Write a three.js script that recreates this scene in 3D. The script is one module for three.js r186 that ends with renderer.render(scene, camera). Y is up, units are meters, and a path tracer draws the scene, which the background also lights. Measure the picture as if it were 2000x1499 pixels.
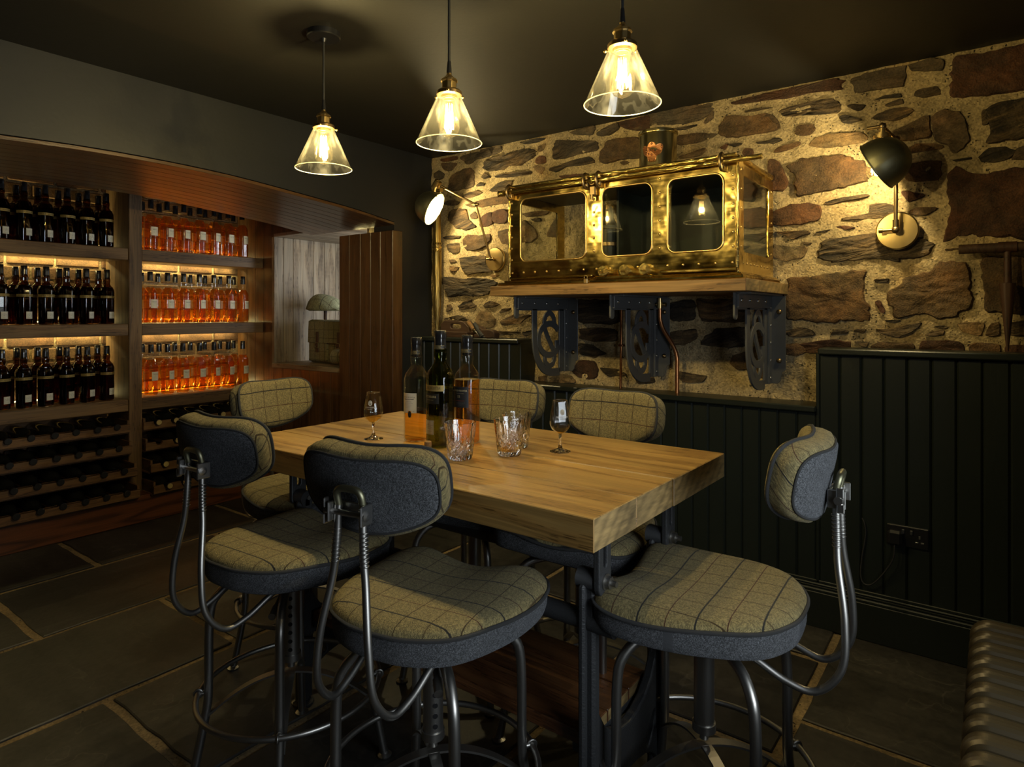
import * as THREE from 'three';
import { mergeGeometries, mergeVertices, toCreasedNormals } from 'three/addons/utils/BufferGeometryUtils.js';
import { RectAreaLightUniformsLib } from 'three/addons/lights/RectAreaLightUniformsLib.js';
import { ImprovedNoise } from 'three/addons/math/ImprovedNoise.js';

// ------------------------------------------------------------------ camera, sky, exposure, large lights
// World: y up, metres. The stone wall runs along x at z = -2.65, the dark left wall along z at x = -2.57.
const scene = new THREE.Scene();
scene.background = new THREE.Color(0.32, 0.38, 0.46);            // overcast daylight, enters only through the two windows
scene.backgroundIntensity = 1.0;
const FOCAL = 1254, W = 2000, H = 1499;                           // focal length in pixels of the whole frame
const camera = new THREE.PerspectiveCamera(2 * Math.atan(H / 2 / FOCAL) * 180 / Math.PI, W / H, 0.05, 40);
camera.position.set(0, 1.13, 0);
camera.lookAt(-0.60182, 1.13, -0.79863);
camera.setViewOffset(W, H, 0, 135.1, W, H);                       // shift lens: level camera, horizon above the middle
scene.add(camera);
const renderer = new THREE.WebGLRenderer({ antialias: true });
renderer.toneMapping = THREE.LinearToneMapping;
renderer.toneMappingExposure = 1.0;
renderer.shadowMap.enabled = true;
RectAreaLightUniformsLib.init();
const WARM = new THREE.Color(1.0, 0.80, 0.40), LEDC = new THREE.Color(1.0, 0.83, 0.34), DAY = new THREE.Color(0.85, 0.93, 1.0);
const POWER = { pendant: 1.05, sconceL: 0.95, sconceR: 0.62, led: 60, windowRight: 11, windowNiche: 9 };

function rectLight(color, intensity, w, h, pos, target, name) {
  const l = new THREE.RectAreaLight(color, intensity, w, h);
  l.name = name; l.position.set(...pos); l.lookAt(...target); scene.add(l); return l;
}
// daylight: the window in the right wall above the radiator, and the deep window of the panelled niche
rectLight(DAY, POWER.windowRight, 0.86, 0.62, [0.66, 1.0, -0.70], [-1, 0.70, -1.0], 'window_daylight');
rectLight(DAY, POWER.windowNiche, 0.30, 0.66, [-2.92, 1.24, -2.93], [-3.687, 1.16, -2.58], 'niche_window_daylight');

// ------------------------------------------------------------------ helpers
let seed = 20240;
const rnd = () => { seed = (seed * 1664525 + 1013904223) >>> 0; return seed / 4294967296; };
const rr = (a, b) => a + (b - a) * rnd();
const V = (x, y, z) => new THREE.Vector3(x, y, z);
const noise = new ImprovedNoise();
const taken = new Map();
function numbered(name, parent) {
  const key = (parent === scene ? '' : parent.uuid) + name, n = taken.get(key) ?? 0;
  taken.set(key, n + 1);
  return n ? name + '_' + String(n).padStart(3, '0') : name;
}
function put(name, geo, mat, parent = scene) {
  const g = Array.isArray(geo) ? merge(geo) : geo;
  const m = new THREE.Mesh(g, mat); m.name = numbered(name, parent); m.castShadow = m.receiveShadow = true;
  parent.add(m); return m;
}
function tag(o, label, category, group) { o.userData.label = label; o.userData.category = category; if (group) o.userData.group = group; return o; }
function struct(name, geo, mat) { const m = put(name, geo, mat); m.userData.kind = 'structure'; return m; }
function structGroup(name) { const g = new THREE.Group(); g.name = numbered(name, scene); g.userData.kind = 'structure'; scene.add(g); return g; }
function thing(name, label, category, pos = [0, 0, 0], turn = 0, group) {
  const o = new THREE.Group(); o.name = numbered(name, scene); o.position.set(...pos); o.rotation.y = turn; scene.add(o);
  return tag(o, label, category, group);
}
function copyOf(o, label, pos, turn = o.rotation.y) {
  const c = o.clone(); c.userData = { ...o.userData }; c.name = numbered(o.name.replace(/_\d{3}$/, ''), scene); scene.add(c);
  c.position.set(...pos); c.rotation.y = turn; c.userData.label = label; return c;
}
function merge(list) {
  const gs = list.map((g) => { const q = g.index ? g.toNonIndexed() : g.clone(); for (const k of Object.keys(q.attributes)) if (!['position', 'normal', 'uv'].includes(k)) q.deleteAttribute(k); q.clearGroups(); return q; });
  const out = mergeGeometries(gs); return out;
}
const move = (g, x, y, z) => { g.translate(x, y, z); return g; };
// uv in metres: u along the grain axis, v across; works per triangle from its face normal
function uvMetres(g, axis = 'x', du = rnd() * 3, dv = rnd() * 3) {
  g = g.index ? g.toNonIndexed() : g;
  const p = g.attributes.position, uv = new Float32Array(p.count * 2), a = V(), b = V(), c = V(), n = V();
  const ai = 'xyz'.indexOf(axis);
  for (let i = 0; i < p.count; i += 3) {
    a.fromBufferAttribute(p, i); b.fromBufferAttribute(p, i + 1); c.fromBufferAttribute(p, i + 2);
    n.copy(b).sub(a).cross(c.clone().sub(a));
    const m = [Math.abs(n.x), Math.abs(n.y), Math.abs(n.z)], k = m.indexOf(Math.max(...m));
    const rest = [0, 1, 2].filter((q) => q !== k);
    let u = rest.includes(ai) ? ai : rest[0]; const v = rest.find((q) => q !== u);
    [a, b, c].forEach((q, j) => { uv[(i + j) * 2] = q.getComponent(u) + du; uv[(i + j) * 2 + 1] = q.getComponent(v) + dv; });
  }
  g.setAttribute('uv', new THREE.BufferAttribute(uv, 2)); return g;
}
// chamfered box, flat faces
function cbox(w, h, d, c = 0.002, x = 0, y = 0, z = 0, axis = 'x') {
  const X = w / 2, Y = h / 2, Z = d / 2; c = Math.min(c, X * 0.9, Y * 0.9, Z * 0.9);
  const P = [];
  const corner = (sx, sy, sz, k) => [sx * (k === 0 ? X : X - c), sy * (k === 1 ? Y : Y - c), sz * (k === 2 ? Z : Z - c)];
  const quad = (p, q, r, s, out) => {
    const A = V(...p), B = V(...q), C = V(...r), n = B.clone().sub(A).cross(C.clone().sub(A));
    if (n.dot(V(...out)) < 0) P.push(p, r, q, p, s, r); else P.push(p, q, r, p, r, s);
  };
  for (const s of [-1, 1]) {
    quad(corner(s, -1, -1, 0), corner(s, 1, -1, 0), corner(s, 1, 1, 0), corner(s, -1, 1, 0), [s, 0, 0]);
    quad(corner(-1, s, -1, 1), corner(1, s, -1, 1), corner(1, s, 1, 1), corner(-1, s, 1, 1), [0, s, 0]);
    quad(corner(-1, -1, s, 2), corner(1, -1, s, 2), corner(1, 1, s, 2), corner(-1, 1, s, 2), [0, 0, s]);
  }
  for (const s of [-1, 1]) for (const t of [-1, 1]) {
    quad(corner(s, t, -1, 0), corner(s, t, 1, 0), corner(s, t, 1, 1), corner(s, t, -1, 1), [s, t, 0]);
    quad(corner(s, -1, t, 0), corner(s, 1, t, 0), corner(s, 1, t, 2), corner(s, -1, t, 2), [s, 0, t]);
    quad(corner(-1, s, t, 1), corner(1, s, t, 1), corner(1, s, t, 2), corner(-1, s, t, 2), [0, s, t]);
    for (const r of [-1, 1]) {
      const p = corner(s, t, r, 0), q = corner(s, t, r, 1), e = corner(s, t, r, 2);
      const n = V(...q).sub(V(...p)).cross(V(...e).sub(V(...p)));
      if (n.dot(V(s, t, r)) < 0) P.push(p, e, q); else P.push(p, q, e);
    }
  }
  const g = new THREE.BufferGeometry();
  g.setAttribute('position', new THREE.BufferAttribute(new Float32Array(P.flat()), 3));
  g.computeVertexNormals(); g.translate(x, y, z);
  return uvMetres(g, axis);
}
// box from its two corners
const boxAt = (x0, x1, y0, y1, z0, z1, c = 0.002, axis = 'x') => cbox(x1 - x0, y1 - y0, z1 - z0, c, (x0 + x1) / 2, (y0 + y1) / 2, (z0 + z1) / 2, axis);
function tube(pts, r, seg = 24, rad = 8, closed = false, tension = 0.5) {
  const c = new THREE.CatmullRomCurve3(pts.map((p) => V(...p)), closed, 'catmullrom', tension);
  const g = new THREE.TubeGeometry(c, seg, r, rad, closed);
  if (closed) return g;
  const caps = [0, 1].map((e) => { const d = new THREE.CircleGeometry(r, rad), t = c.getTangent(e).multiplyScalar(e ? 1 : -1); d.applyQuaternion(new THREE.Quaternion().setFromUnitVectors(V(0, 0, 1), t)); const p = c.getPoint(e); return move(d, p.x, p.y, p.z); });
  return merge([g, ...caps]);
}
// straight rod between two points
function rod(a, b, r, rad = 12, r2 = r) {
  const A = V(...a), B = V(...b), d = B.clone().sub(A), g = new THREE.CylinderGeometry(r2, r, d.length(), rad);
  g.applyQuaternion(new THREE.Quaternion().setFromUnitVectors(V(0, 1, 0), d.clone().normalize()));
  const m = A.add(B).multiplyScalar(0.5); return move(g, m.x, m.y, m.z);
}
function lathe(profile, seg = 32, crease = 0.6) {
  const g = new THREE.LatheGeometry(profile.map(([r, y]) => new THREE.Vector2(Math.max(r, 0), y)), seg);
  const uv = g.attributes.uv.clone(); const q = toCreasedNormals(g, crease); return q;
}
function pathShape(pts, closed = true) { const s = new THREE.Shape(); pts.forEach(([x, y], i) => (i ? s.lineTo(x, y) : s.moveTo(x, y))); if (closed) s.closePath(); return s; }
function extrude(shape, depth, bevel = 0, curve = 8, bseg = 1) {
  return new THREE.ExtrudeGeometry(shape, { depth: depth - 2 * bevel, bevelEnabled: bevel > 0, bevelThickness: bevel, bevelSize: bevel, bevelOffset: -bevel, bevelSegments: bseg, curveSegments: curve, steps: 1 }).translate(0, 0, bevel);
}
// a band of constant width along a smooth 2-D path
function strokeShape(pts, width, n = 30, closed = false, smooth = true) {
  const c = smooth ? new THREE.CatmullRomCurve3(pts.map((p) => V(p[0], p[1], 0)), closed, 'centripetal') : null;
  const L = [], R = [];
  for (let i = 0; i <= n; i++) {
    const t = i / n, p = c.getPoint(t), d = c.getTangent(t), nx = -d.y * width / 2, ny = d.x * width / 2;
    L.push([p.x + nx, p.y + ny]); R.push([p.x - nx, p.y - ny]);
  }
  return pathShape([...L, ...R.reverse()]);
}
function roundRect(w, h, r, cx = 0, cy = 0) {
  const s = new THREE.Shape(), x = cx - w / 2, y = cy - h / 2;
  s.moveTo(x + r, y); s.lineTo(x + w - r, y); s.absarc(x + w - r, y + r, r, -Math.PI / 2, 0); s.lineTo(x + w, y + h - r); s.absarc(x + w - r, y + h - r, r, 0, Math.PI / 2);
  s.lineTo(x + r, y + h); s.absarc(x + r, y + h - r, r, Math.PI / 2, Math.PI); s.lineTo(x, y + r); s.absarc(x + r, y + r, r, Math.PI, Math.PI * 1.5); return s;
}
const holeOf = (shape) => new THREE.Path(shape.getPoints(10));

// ------------------------------------------------------------------ computed textures
const hash = (x, y, s) => { let h = (x * 374761393 + y * 668265263 + s * 974634787) | 0; h = Math.imul(h ^ (h >>> 13), 1274126177); return ((h ^ (h >>> 16)) >>> 0) / 4294967296; };
// tiling value noise: u, v in 0..1, fx and fy lattice cells
function vnoise(u, v, fx, fy, s) {
  const x = u * fx, y = v * fy, ix = Math.floor(x), iy = Math.floor(y), a = x - ix, b = y - iy, sx = a * a * (3 - 2 * a), sy = b * b * (3 - 2 * b);
  const x0 = ((ix % fx) + fx) % fx, x1 = (x0 + 1) % fx, y0 = ((iy % fy) + fy) % fy, y1 = (y0 + 1) % fy;
  const p = hash(x0, y0, s) + (hash(x1, y0, s) - hash(x0, y0, s)) * sx, q = hash(x0, y1, s) + (hash(x1, y1, s) - hash(x0, y1, s)) * sx;
  return p + (q - p) * sy;
}
function fbm(u, v, fx, fy, s, oct = 4, gain = 0.5) { let t = 0, a = 1, w = 0; for (let i = 0; i < oct; i++) { t += a * vnoise(u, v, fx << i, fy << i, s + i * 17); w += a; a *= gain; } return t / w; }
const clamp = (x, a = 0, b = 1) => Math.min(b, Math.max(a, x)), mixn = (a, b, t) => a + (b - a) * t, step = (a, b, x) => { const t = clamp((x - a) / (b - a)); return t * t * (3 - 2 * t); };
// f(u, v) -> [r, g, b] or a grey value, 0..1 (sRGB for colour maps)
function texture(w, h, f, { srgb = false, rx = 1, ry = 1 } = {}) {
  const d = new Uint8Array(w * h * 4);
  for (let y = 0; y < h; y++) for (let x = 0; x < w; x++) {
    const c = f((x + 0.5) / w, (y + 0.5) / h, x, y), o = (y * w + x) * 4;
    if (typeof c === 'number') d[o] = d[o + 1] = d[o + 2] = clamp(c) * 255; else { d[o] = clamp(c[0]) * 255; d[o + 1] = clamp(c[1]) * 255; d[o + 2] = clamp(c[2]) * 255; }
    d[o + 3] = 255;
  }
  const t = new THREE.DataTexture(d, w, h, THREE.RGBAFormat);
  t.wrapS = t.wrapT = THREE.RepeatWrapping; t.magFilter = THREE.LinearFilter; t.minFilter = THREE.LinearMipmapLinearFilter; t.generateMipmaps = true;
  if (srgb) t.colorSpace = THREE.SRGBColorSpace;
  t.repeat.set(rx, ry); t.needsUpdate = true; return t;
}
const grey = (k) => [k, k, k];

// oak: streaks along u with pores and broad cathedral figure; tile 1.2 m x 0.6 m
const oakF = (u, v) => {
  const warp = 0.09 * (fbm(u, v, 2, 3, 3, 3) - 0.5), vv = v + warp;
  const ring = 0.5 + 0.5 * Math.sin((vv * 7 + 3.2 * fbm(u, v, 2, 6, 9, 4)) * 2 * Math.PI);
  const fib = fbm(u, vv, 6, 180, 21, 3, 0.6), pores = step(0.66, 0.8, vnoise(u, vv, 40, 400, 5)) * step(0.3, 0.8, ring);
  return { ring, fib, pores, broad: fbm(u, v, 3, 4, 31, 3) };
};
const OAK = texture(1024, 1024, (u, v) => { const o = oakF(u, v); let k = 0.80 + 0.20 * (o.fib - 0.5) * 1.5 - 0.10 * Math.pow(o.ring, 3) - 0.22 * o.pores + 0.34 * (o.broad - 0.5); return [k, k * 0.96 - 0.03 * o.ring, k * 0.90 - 0.06 * o.ring]; }, { srgb: true, rx: 1 / 1.2, ry: 1 / 0.6 });
const OAKB = texture(512, 512, (u, v) => { const o = oakF(u, v); return 0.6 + 0.3 * (o.fib - 0.5) - 0.4 * o.pores; }, { rx: 1 / 1.2, ry: 1 / 0.6 });
// coarse-figured oak / pine with strong cathedral rings; tile 1.0 m x 0.5 m
const FIGURE = texture(1024, 512, (u, v) => {
  const n = fbm(u, v, 1, 3, 71, 3), r = 0.5 + 0.5 * Math.sin((n * 9 + v * 6) * 2 * Math.PI), fib = fbm(u, v, 8, 160, 77, 3, 0.6);
  const k = 0.82 - 0.26 * Math.pow(r, 4) + 0.22 * (fib - 0.5); return [k, k * 0.93, k * 0.84];
}, { srgb: true, rx: 1, ry: 2 });
// end grain: tilted growth rings
const ENDG = texture(512, 512, (u, v) => { const n = fbm(u, v, 2, 2, 41, 3), r = 0.5 + 0.5 * Math.sin((u * 9 + v * 7 + 1.5 * n) * 2 * Math.PI), f = fbm(u, v, 60, 12, 43, 3); const k = 0.78 - 0.12 * Math.pow(r, 2) * (0.4 + n) + 0.30 * (f - 0.5) + 0.5 * (n - 0.5); return [k, k * 0.97, k * 0.9]; }, { srgb: true, rx: 3, ry: 3 });
// slate
const slateF = (u, v) => { const w = fbm(u, v, 4, 4, 51, 5), l = fbm(u + 0.12 * w, v, 3, 26, 55, 4), c = Math.abs(fbm(u, v, 5, 5, 57, 4) - 0.5); return { w, l, crack: 1 - step(0, 0.006, c), fine: fbm(u, v, 90, 90, 59, 3) }; };
const SLATE = texture(1024, 1024, (u, v) => { const s = slateF(u, v); const k = 0.60 + 0.5 * (s.w - 0.5) + 0.30 * (s.l - 0.5) + 0.22 * (s.fine - 0.5) + 0.22 * s.crack; return [k, k * 0.985, k * 0.95]; }, { srgb: true, rx: 0.9, ry: 0.9 });
const SLATEB = texture(1024, 1024, (u, v) => { const s = slateF(u, v); return 0.4 + 0.5 * s.w + 0.25 * s.l + 0.1 * s.fine; }, { rx: 0.9, ry: 0.9 });
// lime mortar: pale, sandy, pitted, with a few dark grits
const MORTAR = texture(1024, 1024, (u, v) => { const a = fbm(u, v, 6, 6, 61, 5), f = fbm(u, v, 150, 150, 63, 2), pit = step(0.76, 0.86, 0.65 * vnoise(u, v, 190, 190, 65) + 0.35 * vnoise(u, v, 83, 97, 67)) * step(0.40, 0.70, fbm(u, v, 7, 7, 66, 3)), stain = step(0.55, 0.75, fbm(u, v, 3, 4, 68, 4)); const k = 0.78 + 0.42 * (a - 0.5) + 0.34 * (f - 0.5) - 0.55 * pit; return [k, k * 0.95 - 0.03 * stain, k * 0.84 - 0.07 * stain]; }, { srgb: true, rx: 1.3, ry: 1.3 });
const MORTARB = texture(1024, 1024, (u, v) => 0.5 + 0.5 * (fbm(u, v, 12, 12, 62, 5) - 0.5) + 0.3 * (fbm(u, v, 150, 150, 63, 2) - 0.5) - 0.5 * step(0.76, 0.86, 0.65 * vnoise(u, v, 190, 190, 65) + 0.35 * vnoise(u, v, 83, 97, 67)), { rx: 1.3, ry: 1.3 });
// schist: strongly layered; sandstone: grainy with rusty clouds
const schF = (u, v) => { const w = fbm(u, v, 3, 6, 81, 4); return { l: fbm(u, v + 0.10 * w, 5, 44, 83, 4, 0.6), w, f: fbm(u, v, 120, 120, 85, 2) }; };
const SCHIST = texture(1024, 1024, (u, v) => { const s = schF(u, v), k = 0.62 + 0.85 * (s.l - 0.5) + 0.35 * (s.w - 0.5) + 0.25 * (s.f - 0.5), o = step(0.5, 0.75, s.w); return [k, k * (0.96 - 0.05 * o), k * (0.88 - 0.12 * o)]; }, { srgb: true, rx: 2, ry: 2 });
const SCHISTB = texture(1024, 1024, (u, v) => { const s = schF(u, v); return 0.5 + 0.8 * (s.l - 0.5) + 0.3 * (s.w - 0.5) + 0.12 * (s.f - 0.5); }, { rx: 2, ry: 2 });
const sandF = (u, v) => ({ c: fbm(u, v, 4, 4, 91, 5), g: fbm(u, v, 140, 140, 93, 2), m: fbm(u, v, 14, 14, 95, 4) });
const SAND = texture(1024, 1024, (u, v) => { const s = sandF(u, v), k = 0.66 + 0.45 * (s.c - 0.5) + 0.3 * (s.g - 0.5) + 0.4 * (s.m - 0.5); return [k, k * (1.05 - 0.25 * s.c), k * (1.0 - 0.4 * s.c)]; }, { srgb: true, rx: 2, ry: 2 });
const SANDB = texture(1024, 1024, (u, v) => { const s = sandF(u, v); return 0.5 + 0.5 * (s.m - 0.5) + 0.35 * (s.c - 0.5) + 0.2 * (s.g - 0.5); }, { rx: 2, ry: 2 });
// woven tweed with a windowpane check; one tile is 90 mm
const TWEED = texture(512, 512, (u, v, x, y) => {
  const band = Math.floor(x / 16) % 2 ? x + y : x - y + 512, tw = ((band % 8) + 8) % 8 < 4 ? 1 : 0, f = hash(x, y, 7), slub = vnoise(u, v, 60, 60, 8);
  let k = 0.50 + 0.17 * (tw - 0.5) + 0.30 * (f - 0.5) + 0.22 * (slub - 0.5); let c = [k * 1.05, k * 1.0, k * 0.78];
  const line = (d, w, col, s) => { const a = Math.max(0, 1 - Math.abs(d) / w) * s * (0.6 + 0.4 * f); c = c.map((q, i) => mixn(q, col[i], clamp(a))); };
  const near = (q, at) => { let d = q - at; d -= Math.round(d); return d; };
  line(near(u, 0.25), 0.020, [0.13, 0.14, 0.16], 2.0); line(near(u, 0.75), 0.013, [0.26, 0.13, 0.07], 1.6);
  line(near(v, 0.25), 0.013, [0.22, 0.17, 0.08], 1.5); line(near(v, 0.75), 0.012, [0.26, 0.20, 0.10], 1.2);
  return c;
}, { srgb: true, rx: 1 / 0.105, ry: 1 / 0.105 });
const FELT = texture(512, 512, (u, v, x, y) => { const k = 0.5 + 0.5 * (hash(x, y, 3) - 0.5) + 0.4 * (vnoise(u, v, 90, 90, 4) - 0.5); return [k * 0.96, k * 0.98, k]; }, { srgb: true, rx: 8, ry: 8 });
const CLOTHB = texture(512, 512, (u, v, x, y) => 0.5 + 0.6 * (hash(x, y, 3) - 0.5) + 0.5 * (vnoise(u, v, 120, 120, 4) - 0.5), { rx: 8, ry: 8 });
// brass: tarnish clouds in colour, smears in roughness, soft dents in bump
const BRASSC = texture(512, 512, (u, v) => { const a = fbm(u, v, 4, 4, 101, 5), t = step(0.52, 0.78, a); return [mixn(1.0, 0.62, t), mixn(0.97, 0.56, t), mixn(0.9, 0.42, t)]; }, { srgb: true, rx: 2.4, ry: 2.4 });
const BRASSR = texture(512, 512, (u, v) => { const a = fbm(u, v, 5, 5, 111, 5), s = fbm(u, v, 5, 60, 113, 3); return 0.35 + 0.7 * (a - 0.3) * 0.7 + 0.25 * (s - 0.5); }, { rx: 2.4, ry: 2.4 });
const BRASSB = texture(512, 512, (u, v) => fbm(u, v, 7, 7, 121, 3), { rx: 2.4, ry: 2.4 });
const IRONB = texture(512, 512, (u, v, x, y) => 0.5 + 0.5 * (fbm(u, v, 60, 60, 131, 3) - 0.5), { rx: 6, ry: 6 });
const BRICKC = texture(512, 512, (u, v) => { const a = fbm(u, v, 6, 6, 141, 5), g = fbm(u, v, 110, 110, 143, 2), w = step(0.58, 0.75, fbm(u, v, 7, 9, 145, 3)); const k = 0.6 + 0.5 * (a - 0.5) + 0.35 * (g - 0.5); return [mixn(k, 0.8, w * 0.5), mixn(k * 0.9, 0.74, w * 0.5), mixn(k * 0.8, 0.64, w * 0.5)]; }, { srgb: true, rx: 2.5, ry: 2.5 });
const PLASTERB = texture(512, 512, (u, v) => 0.5 + 0.6 * (fbm(u, v, 8, 8, 151, 4) - 0.5) + 0.2 * (fbm(u, v, 100, 100, 152, 2) - 0.5), { rx: 1, ry: 1 });
const SMEAR = texture(512, 512, (u, v) => 1.0 - 0.045 * step(0.40, 0.9, fbm(u, v, 14, 5, 161, 5)), {});

// ------------------------------------------------------------------ materials
const std = (o) => new THREE.MeshStandardMaterial(o), phys = (o) => new THREE.MeshPhysicalMaterial(o);
const lin = (r, g, b) => new THREE.Color().setRGB(r, g, b);
const M = {
  tableOak: phys({ color: lin(0.46, 0.305, 0.105), map: OAK, bumpMap: OAKB, bumpScale: 0.0006, roughness: 0.42, clearcoat: 0.25, clearcoatRoughness: 0.3 }),
  tableEnd: std({ color: lin(0.46, 0.33, 0.15), map: ENDG, roughness: 0.65 }),
  shelfOak: std({ color: lin(0.40, 0.26, 0.11), map: OAK, bumpMap: OAKB, bumpScale: 0.0005, roughness: 0.5 }),
  darkOak: phys({ color: lin(0.145, 0.074, 0.028), map: OAK, bumpMap: OAKB, bumpScale: 0.0006, roughness: 0.4, clearcoat: 0.3, clearcoatRoughness: 0.25 }),
  fasciaOak: std({ color: lin(0.24, 0.155, 0.075), map: OAK, bumpMap: OAKB, bumpScale: 0.0008, roughness: 0.6 }),
  greyOak: std({ color: lin(0.40, 0.34, 0.25), map: OAK, bumpMap: OAKB, bumpScale: 0.0006, roughness: 0.6 }),
  rackWood: std({ color: lin(0.22, 0.125, 0.05), map: OAK, bumpMap: OAKB, bumpScale: 0.0005, roughness: 0.6 }),
  plinth: phys({ color: lin(0.20, 0.075, 0.03), map: FIGURE, roughness: 0.4, clearcoat: 0.3, clearcoatRoughness: 0.3 }),
  undershelf: phys({ color: lin(0.22, 0.10, 0.04), map: OAK, bumpMap: OAKB, bumpScale: 0.0006, roughness: 0.45 }),
  slate: [0.9, 1.0, 1.12, 1.05].map((k, i) => std({ color: lin(0.080 * k, 0.074 * k, 0.066 * (i === 2 ? 1.15 : 1)), map: SLATE, bumpMap: SLATEB, bumpScale: 0.004, roughness: 0.5 })),
  grout: std({ color: lin(0.34, 0.27, 0.17), map: MORTAR, bumpMap: MORTARB, bumpScale: 0.002, roughness: 0.9 }),
  mortar: std({ color: lin(0.62, 0.53, 0.36), map: MORTAR, bumpMap: MORTARB, bumpScale: 0.007, roughness: 0.95 }),
  brick: [[0.33, 0.22, 0.12], [0.28, 0.17, 0.09], [0.40, 0.28, 0.16]].map((c) => std({ color: lin(...c), map: BRICKC, bumpMap: SANDB, bumpScale: 0.002, roughness: 0.9 })),
  ceiling: std({ color: lin(0.0095, 0.0085, 0.006), bumpMap: PLASTERB, bumpScale: 0.001, roughness: 0.6 }),
  darkWall: std({ color: lin(0.012, 0.0132, 0.0145), bumpMap: PLASTERB, bumpScale: 0.001, roughness: 0.55 }),
  panel: std({ color: lin(0.0105, 0.0145, 0.0115), bumpMap: OAKB, bumpScale: 0.0003, roughness: 0.38 }),
  tweed: phys({ color: lin(0.66, 0.59, 0.42), map: TWEED, bumpMap: CLOTHB, bumpScale: 0.0012, roughness: 1, sheen: 0.4, sheenRoughness: 0.6, sheenColor: lin(0.3, 0.3, 0.25) }),
  felt: phys({ color: lin(0.30, 0.30, 0.31), map: FELT, bumpMap: CLOTHB, bumpScale: 0.0014, roughness: 1, sheen: 0.5, sheenRoughness: 0.5, sheenColor: lin(0.3, 0.32, 0.36) }),
  piping: std({ color: lin(0.045, 0.045, 0.045), bumpMap: CLOTHB, bumpScale: 0.001, roughness: 1 }),
  steel: std({ color: lin(0.36, 0.35, 0.33), metalness: 1, roughness: 0.40 }),
  brightSteel: std({ color: lin(0.55, 0.54, 0.52), metalness: 1, roughness: 0.28 }),
  iron: std({ color: lin(0.055, 0.057, 0.06), metalness: 0.55, roughness: 0.5, bumpMap: IRONB, bumpScale: 0.0012 }),
  bracket: std({ color: lin(0.095, 0.097, 0.098), metalness: 0.25, roughness: 0.42 }),
  rivet: std({ color: lin(0.6, 0.6, 0.58), metalness: 1, roughness: 0.3 }),
  brass: std({ color: lin(0.66, 0.53, 0.21), map: BRASSC, metalness: 1, roughness: 0.36, roughnessMap: BRASSR, bumpMap: BRASSB, bumpScale: 0.003 }),
  brassPlain: std({ color: lin(0.72, 0.52, 0.22), metalness: 1, roughness: 0.3 }),
  brassDark: std({ color: lin(0.30, 0.21, 0.10), metalness: 1, roughness: 0.38 }),
  antique: std({ color: lin(0.26, 0.25, 0.16), metalness: 1, roughness: 0.48 }),
  verdigris: std({ color: lin(0.022, 0.028, 0.022), roughness: 0.5, map: BRASSC }),
  oldBrass: std({ color: lin(0.46, 0.36, 0.15), metalness: 1, roughness: 0.4, map: BRASSC, bumpMap: BRASSB, bumpScale: 0.006 }),
  canister: std({ color: lin(0.44, 0.37, 0.18), metalness: 1, roughness: 0.22 }),
  copper: std({ color: lin(0.55, 0.27, 0.14), metalness: 1, roughness: 0.35, map: BRASSC }),
  copperDark: std({ color: lin(0.28, 0.13, 0.06), metalness: 1, roughness: 0.35, map: BRASSC }),
  rust: std({ color: lin(0.055, 0.024, 0.014), metalness: 0.1, roughness: 0.6, map: BRASSC }),
  oldWood: std({ color: lin(0.10, 0.055, 0.03), map: OAK, roughness: 0.7 }),
  glass: phys({ color: lin(0.97, 0.98, 0.96), transmission: 1, thickness: 0, roughness: 0.02, ior: 1.5 }),
  shade: phys({ color: lin(0.97, 0.93, 0.76), transmission: 0.997, transmissionMap: SMEAR, thickness: 0, roughness: 0.06, ior: 1.5 }),
  shadeRim: phys({ color: lin(0.95, 0.90, 0.70), transmission: 0.5, thickness: 0, roughness: 0.9 }),
  crystal: phys({ color: lin(1, 1, 1), transmission: 1, thickness: 0.02, roughness: 0.0, ior: 1.52 }),
  whisky: phys({ color: lin(0.96, 0.66, 0.22), transmission: 1, thickness: 0, roughness: 0.05, ior: 1.35 }),
  whiskyDeep: phys({ color: lin(0.93, 0.58, 0.16), transmission: 1, thickness: 0, roughness: 0.05, ior: 1.35 }),
  bulbGlass: phys({ color: lin(1, 0.95, 0.8), transmission: 1, thickness: 0, roughness: 0.03, emissive: lin(1, 0.82, 0.46), emissiveIntensity: 0.5 }),
  filament: std({ color: lin(1, 0.8, 0.5), emissive: lin(1, 0.74, 0.34), emissiveIntensity: 14 }),
  led: std({ color: lin(1, 0.9, 0.6), emissive: LEDC, emissiveIntensity: 5 }),
  frosted: std({ color: lin(0.8, 0.8, 0.8), emissive: DAY, emissiveIntensity: 1.5, roughness: 0.4 }),
  cable: std({ color: lin(0.012, 0.012, 0.012), roughness: 0.7 }),
  black: std({ color: lin(0.010, 0.010, 0.011), roughness: 0.35 }),
  blackGloss: phys({ color: lin(0.012, 0.012, 0.013), roughness: 0.25, clearcoat: 0.5, clearcoatRoughness: 0.1 }),
  radiator: phys({ color: lin(0.045, 0.033, 0.015), metalness: 0.4, roughness: 0.38 }),
  cork: std({ color: lin(0.50, 0.34, 0.17), roughness: 0.9, map: SAND }),
  white: std({ color: lin(0.7, 0.7, 0.68), roughness: 0.6 }),
  leather: std({ color: lin(0.07, 0.035, 0.02), roughness: 0.5, bumpMap: CLOTHB, bumpScale: 0.0006 }),
  bagCloth: phys({ color: lin(0.85, 0.86, 0.80), map: TWEED, roughness: 1 }),
  blanket: phys({ color: lin(0.95, 0.92, 0.82), map: TWEED, roughness: 1, bumpMap: CLOTHB, bumpScale: 0.002 }),
  capCloth: phys({ color: lin(0.85, 0.92, 0.84), map: TWEED, roughness: 1 }),
};

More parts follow.
